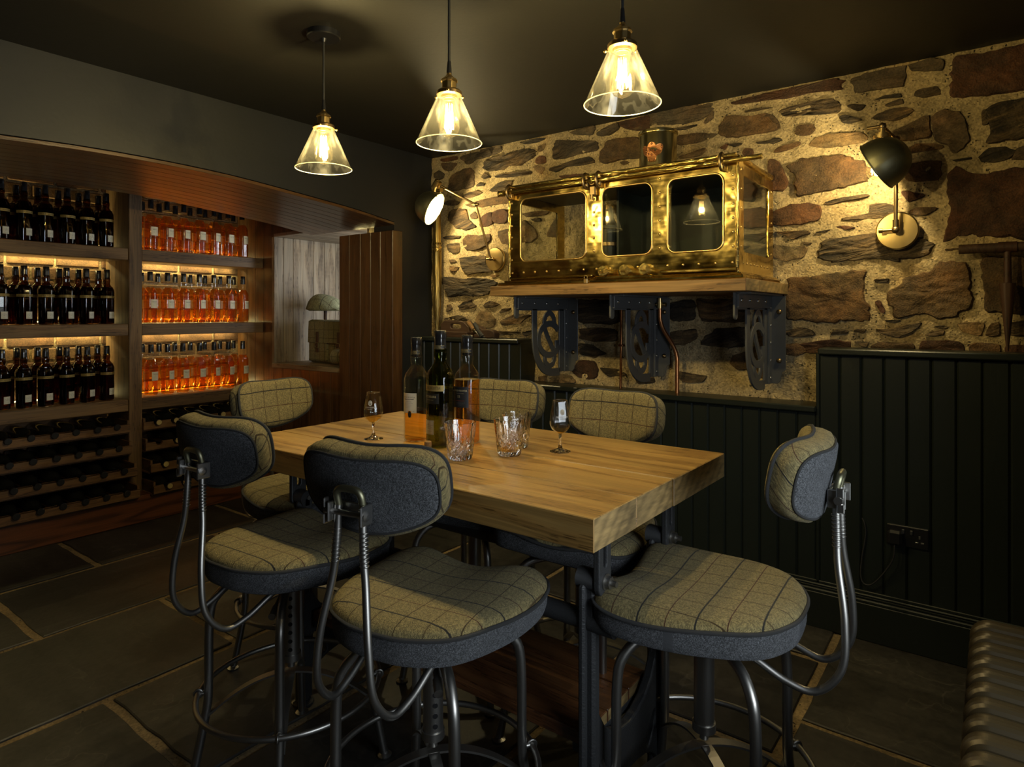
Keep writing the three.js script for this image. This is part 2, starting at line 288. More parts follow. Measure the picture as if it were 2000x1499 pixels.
// ------------------------------------------------------------------ the setting
const XL = -2.57, ZB = -2.65, CEIL = 2.02, XR = 0.31, ZF = 1.7, ZJ = -2.363, XN = -4.12, ZN = 0.25;   // left wall, stone wall, ceiling, right wall, wall behind the camera, niche end, niche back, niche other end

// floor: grey flagstones in rows along z, sandy joints
const floor = struct('floor', boxAt(-4.4, 0.9, -0.12, -0.007, -3.3, 1.9, 0), M.grout);
{
  const rows = [-4.28, -3.775, -3.225, -2.662, -2.088, -1.543, -0.995, -0.447, 0.10, 0.62];
  const known = { 1: [-1.99, -1.19, -0.25], 2: [-1.72, -0.795, 0.1], 3: [-2.02, -1.2, -0.31, 0.5], 4: [-1.63, -0.79, 0.12], 5: [-2.15, -1.52, -0.62, 0.35], 6: [-2.28, -1.72, -0.95, -0.1], 7: [-1.91, -1.1, -0.3, 0.6] };
  for (let r = 0; r < rows.length - 1; r++) {
    const zs = [-2.62, ...(known[r] ?? [-1.9, -1.0, -0.1]), 0.95, 1.7].filter((z, i, a) => !i || z - a[i - 1] > 0.3);
    if (zs[0] < -2.5 && r < 5 && r > 2) zs[0] = -2.6;
    for (let k = 0; k < zs.length - 1; k++) {
      const j = 0.014, x0 = rows[r] + j, x1 = rows[r + 1] - j, z0 = zs[k] + j, z1 = zs[k + 1] - j, o = [], n = 7;
      const edge = (x, z, q) => { for (let i = 0; i < n; i++) o.push([x + q[0] * i / n + rr(-0.003, 0.003), z + q[1] * i / n + rr(-0.003, 0.003)]); };
      edge(x0, z0, [x1 - x0, 0]); edge(x1, z0, [0, z1 - z0]); edge(x1, z1, [x0 - x1, 0]); edge(x0, z1, [0, z0 - z1]);
      const g = extrude(pathShape(o.map(([x, z]) => [x, -z])), 0.03, 0.003); g.rotateX(-Math.PI / 2); g.translate(0, -0.03 + rr(-0.0015, 0.0015), 0);
      put('flagstone', uvMetres(g, r % 2 ? 'x' : 'z'), M.slate[Math.floor(rnd() * 4)], floor);
    }
  }
}
struct('ceiling', boxAt(-4.4, 0.9, CEIL, CEIL + 0.15, -3.2, 1.9, 0), M.ceiling);
// left wall: dark paint over a wide, slightly arched opening
const ARCH = [[-2.363, 1.626], [-2.1, 1.662], [-1.826, 1.688], [-1.4, 1.721], [-0.985, 1.727], [-0.66, 1.714], [-0.3, 1.69], [0.25, 1.62]];
const archCurve = new THREE.CatmullRomCurve3(ARCH.map(([z, y]) => V(z, y, 0)));
const archPts = archCurve.getPoints(36).map((p) => [p.x, p.y]);
{
  const s = pathShape([[-3.2, 0], [ZJ, 0], ...archPts, [ZN, 0], [ZF + 0.15, 0], [ZF + 0.15, CEIL], [-3.2, CEIL]].map(([z, y]) => [-z, y]));
  const g = extrude(s, 0.16); g.rotateY(Math.PI / 2); g.translate(XL - 0.16, 0, 0);
  struct('wall_left', uvMetres(g, 'z'), M.darkWall);
}
// lining of the arched soffit: narrow oak boards running with the opening, and a rounded front bead
const soffit = structGroup('trim_1');
{
  const x0 = XL + 0.006, n = 10, w = 0.0735;
  for (let i = 0; i < n; i++) {
    const a = archPts.map(([z, y]) => [-z, y - (i ? 0.0 : 0.004)]), b = [...archPts].reverse().map(([z, y]) => [-z, y - 0.018]);
    const g = extrude(pathShape([...a, ...b]), w - 0.003, 0.0015); g.rotateY(Math.PI / 2); g.translate(x0 - (i + 1) * w, 0, 0);
    put('board', uvMetres(g, 'z'), M.darkOak, soffit);
  }
}
// the recess behind: brick back wall, end walls, a higher ceiling
const backBrick = struct('wall_niche_back', boxAt(XN - 0.25, XN, 0, CEIL, -2.6, ZN + 0.1, 0), M.mortar);
{
  const bw = 0.222, bh = 0.073;
  for (let r = 0; r < 17; r++) for (let k = 0; k < 13; k++) {
    const z0 = ZJ - 0.05 + k * bw + (r % 2 ? bw / 2 : 0), y0 = 0.66 + r * bh;
    if (z0 > 0.1) continue;
    put('brick', boxAt(XN - 0.03, XN + rr(0.006, 0.013), y0 + 0.006, y0 + bh - 0.006, z0 + 0.006, z0 + bw - 0.006, 0.005, 'z'), M.brick[Math.floor(rnd() * 3)], backBrick);
  }
}
struct('ceiling_niche', boxAt(XN - 0.2, XL - 0.16, 1.90, CEIL, ZJ - 0.1, ZN + 0.1, 0, 'z'), M.darkOak);
struct('wall_niche_left', boxAt(XN - 0.2, XL - 0.02, 0, CEIL, ZN, ZN + 0.12, 0), M.darkOak);
// right end of the recess: vertical oak boards round a deep window, a thicker pier of boards at the front
const WX0 = -3.687, WX1 = -3.006, WY0 = 0.82, WY1 = 1.626;
const jamb = structGroup('wall_niche_right');
{
  const edges = [-4.12, -4.0, -3.9, -3.80, WX0, -3.59, -3.49, -3.40, -3.31, -3.21, -3.11, WX1];
  for (let i = 0; i < edges.length - 1; i++) {
    const x0 = edges[i] + 0.0008, x1 = edges[i + 1] - 0.0008, over = x0 > WX0 - 0.001;
    const d = rr(0, 0.0015);
    if (!over) put('board', boxAt(x0, x1, 0, 1.9, ZJ - 0.06, ZJ + d, 0.002, 'y'), M.darkOak, jamb);
    else { put('board', boxAt(x0, x1, 0, WY0 - 0.004, ZJ - 0.06, ZJ + d, 0.002, 'y'), M.darkOak, jamb); put('board', boxAt(x0, x1, WY1 + 0.004, 1.9, ZJ - 0.06, ZJ + d, 0.002, 'y'), M.darkOak, jamb); }
  }
  const pier = [WX1, -2.915, -2.82, -2.735, -2.655, XL + 0.012];
  for (let i = 0; i < pier.length - 1; i++) put('board', boxAt(pier[i] + 0.0008, pier[i + 1] - 0.0008, 0, 1.578, ZJ - 0.05, ZJ + 0.02 + rr(0, 0.0015), 0.002, 'y'), M.darkOak, jamb);
  put('core', boxAt(-2.80, XL - 0.17, 0, 1.555, -2.66, ZJ - 0.06, 0), M.darkOak, jamb);
  put('core', boxAt(XN - 0.1, WX1 + 0.2, 0, WY0 - 0.03, -3.1, ZJ - 0.07, 0), M.darkOak, jamb);
  put('core', boxAt(XN - 0.1, WX1 + 0.2, WY1 + 0.03, 1.9, -3.1, ZJ - 0.07, 0), M.darkOak, jamb);
  put('core', boxAt(XN - 0.1, WX0 - 0.03, WY0 - 0.03, WY1 + 0.03, -3.1, ZJ - 0.07, 0), M.darkOak, jamb);
}
{ const l = put('led_strip', cbox(0.36, 0.006, 0.010, 0.001, -2.80, 1.566, ZJ - 0.062), M.led, jamb); rectLight(LEDC, POWER.led * 0.35, 0.36, 0.010, [-2.80, 1.572, ZJ - 0.062], [-2.80, 1.9, ZJ - 0.02], 'pier_led'); }
// deep window reveal in pale weathered oak
const niche = structGroup('window_1');
{
  const zb = -3.06, le = [ZJ + 0.002, -2.43, -2.50, -2.57, -2.66, -2.75, -2.84, -2.93, zb];
  for (let i = 0; i < le.length - 1; i++) put('board', boxAt(WX0 - 0.022, WX0 + (i < 3 ? 0.006 : 0.0) + rr(0, 0.0015), WY0, WY1, le[i + 1] + 0.0008, le[i] - 0.0008, 0.0015, 'y'), M.greyOak, niche);
  for (let i = 0; i < 6; i++) put('board', boxAt(WX0 + i * 0.14, WX0 + i * 0.14 + 0.138, WY1, WY1 + 0.02, zb, ZJ + 0.002, 0.0015, 'z'), M.greyOak, niche);
  put('sill', boxAt(WX0 - 0.02, -2.84, WY0 - 0.03, WY0, zb, ZJ + 0.004, 0.003), M.greyOak, niche);
  put('reveal', boxAt(-2.86, -2.84, WY0, WY1, -2.66, ZJ - 0.06, 0.001, 'y'), M.greyOak, niche); put('reveal', boxAt(WX0, -2.84, WY0, WY1, zb - 0.02, zb, 0.001, 'y'), M.greyOak, niche);
  // the window itself, in the right side of the recess: white frame and bright frosted panes
  const x = -2.86, f = [boxAt(x, x + 0.03, WY0, WY1, zb, zb + 0.04, 0.004, 'y'), boxAt(x, x + 0.03, WY0, WY1, -2.70, -2.66, 0.004, 'y'), boxAt(x, x + 0.03, WY0, WY0 + 0.05, zb, -2.66, 0.004, 'z'), boxAt(x, x + 0.03, WY1 - 0.05, WY1, zb, -2.66, 0.004, 'z'), boxAt(x, x + 0.03, WY0, WY1, -2.875, -2.845, 0.004, 'y')];
  put('window_frame', f, M.white, niche);
  for (const [a, b] of [[zb + 0.04, -2.875], [-2.845, -2.70]]) put('window_pane', boxAt(x + 0.012, x + 0.018, WY0 + 0.05, WY1 - 0.05, a, b, 0), M.frosted, niche);
}

// stone wall: lime mortar bed with bumps, and every stone in it
const stoneWall = (() => {
  const nx = 360, ny = 170, g = new THREE.PlaneGeometry(XR + 0.1 - XL, CEIL - 0.6, nx, ny), p = g.attributes.position, uv = g.attributes.uv;
  g.translate((XR + 0.1 + XL) / 2, (CEIL + 0.6) / 2, ZB);
  for (let i = 0; i < p.count; i++) {
    const x = p.getX(i), y = p.getY(i);
    p.setZ(i, ZB + 0.010 * noise.noise(x * 6, y * 7, 1) + 0.006 * noise.noise(x * 17, y * 19, 5) + 0.003 * noise.noise(x * 45, y * 45, 9) + 0.002 * noise.noise(x * 90, y * 95, 3)); uv.setXY(i, x, y);
  }
  g.computeVertexNormals(); return struct('wall_back', g, M.mortar);
})();
put('wall_core', boxAt(XL - 0.16, XR + 0.6, 0, CEIL, ZB - 0.4, ZB - 0.03, 0), M.mortar, stoneWall);
const STONE = {
  schist: [SCHIST, SCHISTB, 0.010, [[0.17, 0.125, 0.07], [0.13, 0.10, 0.065], [0.20, 0.14, 0.075]]],
  brown: [SAND, SANDB, 0.008, [[0.225, 0.155, 0.078], [0.195, 0.13, 0.068]]],
  grey: [SAND, SCHISTB, 0.006, [[0.21, 0.17, 0.12], [0.17, 0.145, 0.105]]],
  ochre: [SAND, SANDB, 0.006, [[0.40, 0.31, 0.18], [0.34, 0.27, 0.17]]],
  red: [SAND, SANDB, 0.007, [[0.235, 0.12, 0.058]]],
  rust: [SAND, SANDB, 0.008, [[0.125, 0.06, 0.030], [0.15, 0.074, 0.038]]],
};
const stoneMats = Object.fromEntries(Object.entries(STONE).map(([k, [map, bumpMap, bumpScale, cs]]) => [k, cs.map((c) => std({ color: lin(...c), map, bumpMap, bumpScale, roughness: 0.85 }))]));
let stoneNo = 0;
function stone(kind, ...mm) {
  const P = []; for (let i = 0; i < mm.length; i += 2) P.push(V(mm[i] / 1000, mm[i + 1] / 1000, 0));
  const c = new THREE.CatmullRomCurve3(P, true, 'catmullrom', 0.22), box = new THREE.Box3().setFromPoints(P), size = box.getSize(V()), mid = P.reduce((a, p) => a.add(p), V()).multiplyScalar(1 / P.length);
  const big = Math.max(size.x, size.y), n = clamp(Math.round(big * 260), 24, 84), rings = big > 0.12 ? [1.06, 1.02, 0.985] : [1.08, 1.03, 0.97], inner_ = clamp(Math.round(Math.min(size.x, size.y) * 0.5 / 0.010), 2, 14);
  for (let i = 0; i < inner_; i++) rings.push(0.93 * (1 - i / inner_) + 0.04);
  const s = ++stoneNo * 7.31, h = (0.003 + 0.007 * Math.min(1, Math.min(size.x, size.y) / 0.12)) * (0.8 + 0.4 * hash(stoneNo, 3, 1)), pos = [], uv = [], idx = [];
  const strat = kind === 'schist' ? 1 : 0.35, du = hash(stoneNo, 1, 1) * 3, dv = hash(stoneNo, 2, 1) * 3, out = c.getSpacedPoints(n).slice(0, n);
  const ang = Math.atan2(P[1].y - P[0].y, P[1].x - P[0].x), ca = Math.cos(clamp(ang, -0.3, 0.3)), sa = Math.sin(clamp(ang, -0.3, 0.3));
  const add = (x, y, z) => { pos.push(x, y, z); uv.push(du + x * ca + y * sa, dv - x * sa + y * ca); };
  rings.forEach((q, r) => out.forEach((o, i) => {
    const j = 1 + Math.pow(Math.min(1, q), 3) * (0.10 * noise.noise(o.x * 34, o.y * 48, s) + 0.07 * noise.noise(o.x * 120, o.y * 160, s + 4));
    const x = mid.x + (o.x - mid.x) * q * j, y = mid.y + (o.y - mid.y) * q * j;
    const lift = r === 0 ? -0.016 : r === 1 ? -0.002 : h * Math.min(1, 0.62 + 0.12 * r);
    const rough = (r < 2 ? 0.5 : 1) * (0.008 * noise.noise(x * 12, y * (14 + 30 * strat), s) + 0.005 * noise.noise(x * 34, y * (40 + 90 * strat), s));
    add(x, y, ZB + 0.003 + lift + rough);
  }));
  add(mid.x, mid.y, ZB + 0.003 + h * 1.1);
  const R = rings.length;
  for (let r = 0; r < R - 1; r++) for (let i = 0; i < n; i++) { const a = r * n + i, b = r * n + (i + 1) % n; idx.push(a, a + n, b, b, a + n, b + n); }
  for (let i = 0; i < n; i++) idx.push((R - 1) * n + i, R * n, (R - 1) * n + (i + 1) % n);
  let area = 0; for (let i = 0; i < n; i++) { const a = out[i], b = out[(i + 1) % n]; area += a.x * b.y - b.x * a.y; }
  if (area < 0) for (let i = 0; i < idx.length; i += 3) [idx[i], idx[i + 1]] = [idx[i + 1], idx[i]];
  for (let i = 0; i < idx.length; i += 3) [idx[i], idx[i + 1]] = [idx[i + 1], idx[i]];
  const g = new THREE.BufferGeometry();
  g.setAttribute('position', new THREE.Float32BufferAttribute(pos, 3)); g.setAttribute('uv', new THREE.Float32BufferAttribute(uv, 2)); g.setIndex(idx); g.computeVertexNormals();
  if (g.attributes.normal.getZ(R * n) < 0) { for (let i = 0; i < idx.length; i += 3) [idx[i], idx[i + 1]] = [idx[i + 1], idx[i]]; g.setIndex(idx); g.computeVertexNormals(); }
  put('stone', g, stoneMats[kind][stoneNo % stoneMats[kind].length], stoneWall);
}
// outlines of the stones on the wall, x and y in millimetres
stone('red', -2501, 2005, -2377, 2004, -2374, 1985, -2477, 1986);
stone('grey', -2488, 1982, -2374, 1966, -2379, 1952, -2415, 1930, -2461, 1938, -2482, 1958);
stone('grey', -2540, 1931, -2509, 1943, -2472, 1919, -2482, 1897, -2514, 1889, -2543, 1908);
stone('grey', -2436, 1826, -2425, 1886, -2410, 1903, -2334, 1923, -2270, 1925, -2251, 1908, -2244, 1863, -2256, 1820, -2324, 1817, -2374, 1815);
stone('grey', -2349, 1993, -2295, 2003, -2227, 2004, -2142, 2005, -2132, 1971, -2227, 1963, -2295, 1944, -2334, 1972);
stone('schist', -2203, 1865, -2179, 1887, -2137, 1856, -2179, 1853);
stone('schist', -2236, 1821, -2217, 1834, -2175, 1825, -2184, 1817);
stone('schist', -2334, 1777, -2295, 1791, -2232, 1795, -2193, 1783, -2208, 1774, -2280, 1763);
stone('grey', -2493, 1752, -2425, 1768, -2354, 1749, -2374, 1736, -2415, 1736);
stone('brown', -2310, 1729, -2227, 1739, -2132, 1747, -2005, 1740, -2005, 1709, -2132, 1707, -2208, 1704, -2295, 1715);
stone('schist', -2430, 1700, -2400, 1714, -2314, 1704, -2295, 1679, -2280, 1641, -2232, 1603, -2314, 1593, -2385, 1608, -2436, 1658);
stone('grey', -2275, 1670, -2246, 1686, -2227, 1669, -2227, 1647, -2270, 1649);
stone('rust', -2119, 1670, -2068, 1683, -2028, 1668, -2014, 1642, -2032, 1608, -2082, 1604, -2119, 1623);
stone('rust', -2198, 1645, -2160, 1667, -2128, 1671, -2119, 1609, -2160, 1598, -2208, 1601);
stone('brown', -2082, 1566, -2041, 1574, -2005, 1574, -1983, 1527, -2005, 1493, -2059, 1500, -2086, 1538);
stone('schist', -2477, 1562, -2425, 1570, -2349, 1561, -2359, 1550, -2461, 1552);
stone('brown', -2329, 1537, -2290, 1564, -2227, 1555, -2137, 1558, -2137, 1523, -2189, 1487, -2251, 1476, -2300, 1481, -2324, 1503);
stone('schist', -2449, 1522, -2354, 1520, -2349, 1485, -2354, 1471, -2405, 1470, -2441, 1491);
stone('grey', -2430, 1434, -2390, 1435, -2379, 1420, -2415, 1418);
stone('schist', -2425, 1399, -2359, 1389, -2374, 1374, -2400, 1358, -2425, 1376);
stone('schist', -2354, 1441, -2295, 1443, -2227, 1445, -2165, 1438, -2160, 1394, -2132, 1357, -2227, 1353, -2285, 1348, -2329, 1372, -2339, 1403);
stone('schist', -2469, 1340, -2400, 1337, -2324, 1324, -2251, 1328, -2179, 1322, -2086, 1298, -2091, 1287, -2119, 1259, -2146, 1234, -2227, 1228, -2314, 1237, -2385, 1231, -2451, 1232, -2472, 1286);
stone('schist', -2364, 1174, -2295, 1215, -2265, 1210, -2275, 1196, -2232, 1177, -2275, 1162, -2344, 1157);
stone('schist', -2184, 1177, -2142, 1202, -2073, 1183, -2105, 1172, -2175, 1165);
stone('schist', -2080, 1143, -2050, 1161, -2005, 1163, -2014, 1150, -2068, 1142);
stone('grey', -2451, 1179, -2425, 1186, -2405, 1159, -2451, 1144);
stone('schist', -2461, 1110, -2364, 1125, -2314, 1114, -2256, 1081, -2295, 1077, -2349, 1084, -2425, 1080, -2461, 1095);
stone('ochre', -2241, 1100, -2198, 1147, -2132, 1133, -2105, 1104, -2114, 1064, -2179, 1056, -2217, 1070);
stone('schist', -2073, 1093, -2019, 1118, -1961, 1133, -1871, 1126, -1918, 1105, -1935, 1084, -2005, 1080, -2055, 1072);
stone('schist', -2100, 1043, -2059, 1043, -1948, 1042, -1944, 1031, -2077, 1023);
stone('schist', -1931, 1038, -1867, 1050, -1867, 1033, -1910, 1021);
stone('ochre', -2137, 1339, -2077, 1337, -2105, 1323, -2132, 1326);
stone('schist', -2186, 1914, -2158, 1954, -2048, 1963, -1937, 1974, -1850, 1958, -1850, 1929, -1880, 1913, -1942, 1893, -2010, 1898, -2048, 1882, -2158, 1893);
stone('red', -1840, 1911, -1810, 1923, -1785, 1912, -1785, 1883, -1820, 1882, -1845, 1888);
stone('ochre', -1860, 1873, -1830, 1877, -1790, 1859, -1810, 1831, -1840, 1846);
stone('ochre', -1830, 1972, -1785, 1979, -1795, 1954, -1825, 1942);
stone('schist', -1737, 1949, -1722, 1983, -1656, 1976, -1592, 1962, -1511, 1948, -1491, 1934, -1494, 1899, -1592, 1895, -1675, 1887, -1737, 1896);
stone('schist', -1761, 1855, -1684, 1865, -1592, 1875, -1529, 1874, -1511, 1844, -1601, 1841, -1666, 1846, -1718, 1829, -1761, 1843);
stone('brown', -1485, 1864, -1450, 1923, -1416, 1941, -1292, 1928, -1248, 1887, -1244, 1839, -1282, 1830, -1374, 1840, -1433, 1833, -1480, 1840);
stone('schist', -1494, 1980, -1437, 2001, -1382, 2014, -1386, 1981, -1433, 1959, -1494, 1969);
stone('grey', -1647, 2010, -1547, 2020, -1502, 2018, -1516, 1976, -1592, 1989);
stone('rust', -1374, 2009, -1272, 2016, -1228, 2012, -1228, 1950, -1292, 1957, -1370, 1989);
stone('grey', -1298, 2015, -1164, 2021, -1034, 2021, -942, 2013, -953, 1986, -988, 1955, -1071, 1949, -1207, 1966, -1262, 1961, -1298, 1963);
stone('schist', -2102, 1859, -2010, 1864, -1880, 1855, -1880, 1839, -2010, 1841, -2091, 1849);
stone('schist', -1374, 1825, -1349, 1832, -1324, 1818, -1357, 1811);
stone('schist', -1947, 2011, -1830, 2013, -1780, 2005, -1830, 1992, -1911, 1997);
stone('brown', -2203, 1740, -2091, 1750, -1994, 1735, -2000, 1710, -2203, 1721);
stone('schist', -2147, 1787, -2091, 1819, -1994, 1820, -2010, 1779, -2091, 1776);
stone('rust', -1708, 1808, -1547, 1799, -1547, 1787, -1684, 1793);
stone('grey', -2203, 2013, -2075, 2014, -2064, 1983, -2147, 1969, -2203, 1969);
stone('schist', -1134, 1939, -1093, 1937, -1013, 1938, -1009, 1931, -1063, 1923, -1130, 1931);
stone('brown', -1108, 1899, -1056, 1904, -977, 1894, -932, 1883, -942, 1868, -974, 1862, -1034, 1858, -1085, 1860, -1108, 1874);
stone('schist', -1093, 1811, -1041, 1821, -981, 1833, -974, 1821, -1005, 1802, -1085, 1803);
stone('brown', -918, 1922, -881, 1949, -785, 1928, -731, 1931, -706, 1897, -675, 1868, -699, 1857, -778, 1854, -860, 1857, -908, 1872);
stone('rust', -869, 2002, -723, 2012, -554, 2012, -459, 2012, -464, 1969, -574, 1977, -657, 1972, -731, 1983, -844, 1987);
stone('schist', -688, 1933, -561, 1944, -496, 1940, -461, 1911, -472, 1883, -561, 1891, -653, 1904);
stone('schist', -817, 1957, -750, 1957, -703, 1948, -750, 1947, -808, 1948);
stone('schist', -766, 1822, -731, 1820, -684, 1825, -672, 1813, -718, 1811, -762, 1815);
stone('schist', -877, 1830, -824, 1828, -827, 1819, -857, 1817);
stone('red', -824, 1788, -814, 1803, -785, 1799, -778, 1775, -811, 1769);
stone('rust', -915, 1822, -881, 1834, -894, 1812);
stone('grey', -984, 1937, -963, 1971, -942, 1981, -942, 1950, -974, 1931);
stone('brown', -750, 1912, -723, 1926, -697, 1912, -675, 1862, -723, 1857, -745, 1874);
stone('schist', -464, 1869, -441, 1869, -395, 1845, -433, 1837, -457, 1846);
stone('schist', -441, 1903, -418, 1907, -380, 1895, -388, 1884, -407, 1879);
stone('schist', -354, 1907, -321, 1917, -271, 1913, -267, 1900, -321, 1905);
stone('schist', -317, 1883, -267, 1894, -260, 1876, -306, 1873);
stone('schist', -354, 1844, -343, 1854, -292, 1866, -250, 1862, -230, 1846, -250, 1829, -292, 1820, -347, 1834);
stone('brown', -623, 1831, -611, 1860, -553, 1854, -548, 1831, -565, 1816, -602, 1818);
stone('schist', -723, 1815, -697, 1829, -666, 1813, -705, 1805);
stone('brown', -701, 1770, -688, 1787, -606, 1796, -602, 1782, -670, 1766);
stone('ochre', -573, 1778, -544, 1804, -488, 1808, -388, 1795, -376, 1763, -433, 1758, -520, 1760);
stone('brown', -651, 1708, -602, 1728, -457, 1724, -410, 1696, -380, 1688, -358, 1642, -376, 1619, -433, 1605, -512, 1597, -611, 1586, -623, 1632, -615, 1649, -623, 1673);
stone('red', -723, 1741, -688, 1736, -666, 1701, -645, 1644, -666, 1615, -714, 1620, -723, 1658);
stone('schist', -516, 1553, -457, 1565, -373, 1568, -369, 1559, -433, 1551, -504, 1548);
stone('rust', -268, 1564, -247, 1566, -195, 1546, -219, 1534, -247, 1527);
stone('grey', -426, 1999, -358, 2009, -257, 2007, -260, 1938, -339, 1942, -410, 1948);
stone('brown', -292, 1783, -253, 1798, -207, 1817, -184, 1818, -183, 1745, -268, 1745, -287, 1759);
stone('brown', -247, 1656, -212, 1665, -152, 1659, -148, 1610, -162, 1592, -233, 1597, -254, 1604, -261, 1633);
stone('schist', -230, 1898, -216, 1916, -165, 1917, -152, 1898, -155, 1887, -206, 1885);
stone('rust', -115, 1998, -93, 2006, -36, 1998, 73, 2001, 142, 2006, 142, 1852, 73, 1855, 14, 1856, -86, 1861, -119, 1876);
stone('grey', -178, 1807, -162, 1832, -132, 1831, -99, 1813, -80, 1782, -73, 1737, -70, 1709, -86, 1689, -119, 1682, -135, 1712, -165, 1729, -174, 1766);
stone('schist', -23, 1810, -5, 1822, 26, 1827, 73, 1829, 128, 1825, 128, 1700, 73, 1698, 11, 1696, -26, 1699, -14, 1731);
stone('schist', -39, 1805, -29, 1811, -20, 1794, -20, 1763, -36, 1762);
stone('schist', -45, 1655, -17, 1682, 26, 1679, 50, 1660, 35, 1636, -5, 1630, -36, 1638);
stone('grey', 53, 1667, 73, 1675, 114, 1676, 114, 1632, 73, 1630, 41, 1635);
stone('rust', -126, 1615, -104, 1631, -80, 1614, -52, 1598, 4, 1598, 44, 1607, 73, 1600, 161, 1580, 161, 1379, 47, 1380, -34, 1385, -136, 1388, -127, 1442, -131, 1584);
stone('brown', -268, 1704, -226, 1727, -182, 1723, -142, 1709, -145, 1698, -199, 1698, -261, 1697);
stone('grey', -247, 2009, -182, 2017, -142, 2000, -148, 1969, -192, 1975, -233, 1985);
stone('schist', -125, 1655, -67, 1658, -64, 1650, -122, 1647);
stone('red', -714, 1523, -672, 1550, -639, 1560, -557, 1556, -532, 1541, -530, 1502, -545, 1486, -598, 1478, -697, 1482);
stone('schist', -693, 1455, -647, 1453, -577, 1452, -569, 1439, -598, 1434, -630, 1421, -659, 1439);
stone('schist', -545, 1443, -495, 1450, -518, 1441);
stone('rust', -479, 1457, -449, 1461, -415, 1450, -445, 1444);
stone('schist', -460, 1487, -404, 1486, -357, 1498, -368, 1528, -332, 1531, -293, 1516, -293, 1476, -368, 1479, -449, 1480);
stone('schist', -541, 1353, -518, 1412, -464, 1417, -368, 1423, -325, 1422, -217, 1400, -192, 1392, -171, 1371, -207, 1327, -268, 1327, -279, 1315, -332, 1330, -441, 1330, -495, 1325);
stone('ochre', -697, 1406, -639, 1394, -585, 1394, -581, 1364, -598, 1347, -651, 1337, -702, 1357);
stone('schist', -598, 1408, -561, 1404, -569, 1396, -589, 1399);
stone('schist', -626, 1327, -585, 1340, -618, 1318);
stone('brown', -647, 1240, -626, 1270, -526, 1280, -441, 1287, -386, 1287, -384, 1258, -389, 1217, -386, 1192, -375, 1171, -366, 1138, -371, 1108, -434, 1113, -502, 1096, -585, 1109, -664, 1113, -664, 1179);
stone('schist', -350, 1257, -307, 1259, -310, 1247, -346, 1244);
stone('rust', -350, 1175, -335, 1181, -318, 1146, -321, 1134, -335, 1142);
stone('schist', -318, 1110, -272, 1110, -290, 1102, -314, 1104);
stone('brown', -314, 1195, -293, 1219, -248, 1261, -184, 1275, -152, 1309, -114, 1314, -86, 1305, -70, 1270, -70, 1210, -60, 1184, -73, 1150, -123, 1122, -158, 1118, -201, 1136, -268, 1122, -303, 1158);
stone('schist', -659, 1060, -602, 1080, -565, 1070, -553, 1048, -639, 1042);
stone('schist', -495, 1054, -479, 1073, -441, 1072, -438, 1059);
stone('schist', -419, 1068, -411, 1076, -378, 1077, -389, 1060);
stone('schist', -350, 1077, -296, 1078, -245, 1094, -207, 1101, -225, 1075, -276, 1050, -314, 1057, -346, 1065);
stone('rust', -632, 1005, -598, 1017, -518, 1032, -479, 1035, -460, 1029, -434, 1028, -432, 1003, -502, 999, -541, 984, -610, 984);
stone('schist', -415, 1030, -371, 1030, -375, 1011, -393, 1015);
stone('brown', -360, 1015, -339, 1030, -279, 1030, -235, 1027, -228, 1008, -357, 1001);
stone('schist', -522, 1548, -495, 1558, -375, 1566, -371, 1557, -441, 1552, -502, 1542);
stone('brown', -251, 1486, -224, 1504, -165, 1500, -168, 1488, -201, 1474);
stone('schist', -139, 1354, -98, 1355, -104, 1346, -136, 1346);
stone('brown', -39, 1307, -30, 1317, 12, 1317, 75, 1312, 118, 1299, 118, 1134, 75, 1134, -24, 1141, -30, 1209, -36, 1276);
stone('schist', -197, 1059, -181, 1071, -142, 1076, -145, 1060, -188, 1056);
stone('schist', -171, 1087, -148, 1093, -129, 1088, -136, 1078);
stone('ochre', -107, 1099, -73, 1103, -30, 1102, -36, 1070, -45, 1058, -85, 1069);
stone('schist', -21, 1085, -12, 1100, 9, 1104, 9, 1063, -27, 1059);
stone('rust', -211, 1020, -201, 1038, -126, 1041, -94, 1035, -85, 1004, -207, 1000);
stone('brown', -70, 1024, -48, 1036, 12, 1030, 12, 1006, -67, 1003);
stone('rust', 26, 1027, 47, 1031, 104, 1029, 104, 1004, 26, 1005);
stone('schist', 38, 1104, 104, 1108, 104, 1065, 35, 1064);
stone('schist', -1593, 1196, -1379, 1186, -1379, 1088, -1491, 1087, -1593, 1093);
stone('schist', -1585, 1059, -1491, 1067, -1386, 1055, -1401, 1008, -1522, 1002, -1581, 1017);
stone('schist', -1593, 990, -1522, 985, -1453, 947, -1507, 928, -1585, 939);
stone('rust', -1633, 864, -1593, 907, -1514, 911, -1491, 871, -1507, 830, -1569, 823, -1625, 844);
stone('ochre', -1766, 808, -1715, 839, -1641, 836, -1617, 803, -1749, 794);
stone('ochre', -1826, 818, -1774, 828, -1783, 799, -1826, 797);
stone('schist', -1129, 1177, -1026, 1195, -1026, 1109, -1123, 1102);
stone('schist', -1007, 1194, -810, 1186, -810, 1104, -989, 1103);
stone('schist', -1129, 1052, -1020, 1066, -1014, 1030, -1071, 998, -1129, 1002);
stone('schist', -995, 1018, -934, 1068, -805, 1075, -799, 1006, -874, 992, -989, 1000);
stone('brown', -874, 933, -851, 963, -805, 977, -793, 913, -845, 905);
stone('schist', -1103, 885, -1020, 877, -970, 868, -995, 842, -1071, 838, -1097, 861);
stone('schist', -1476, 879, -1372, 878, -1343, 853, -1431, 841);
stone('schist', -1293, 856, -1216, 860, -1203, 829, -1286, 817);
stone('brown', -771, 914, -715, 940, -683, 919, -693, 884, -748, 875);
stone('brown', -667, 1010, -609, 1017, -578, 990, -614, 967, -667, 976);
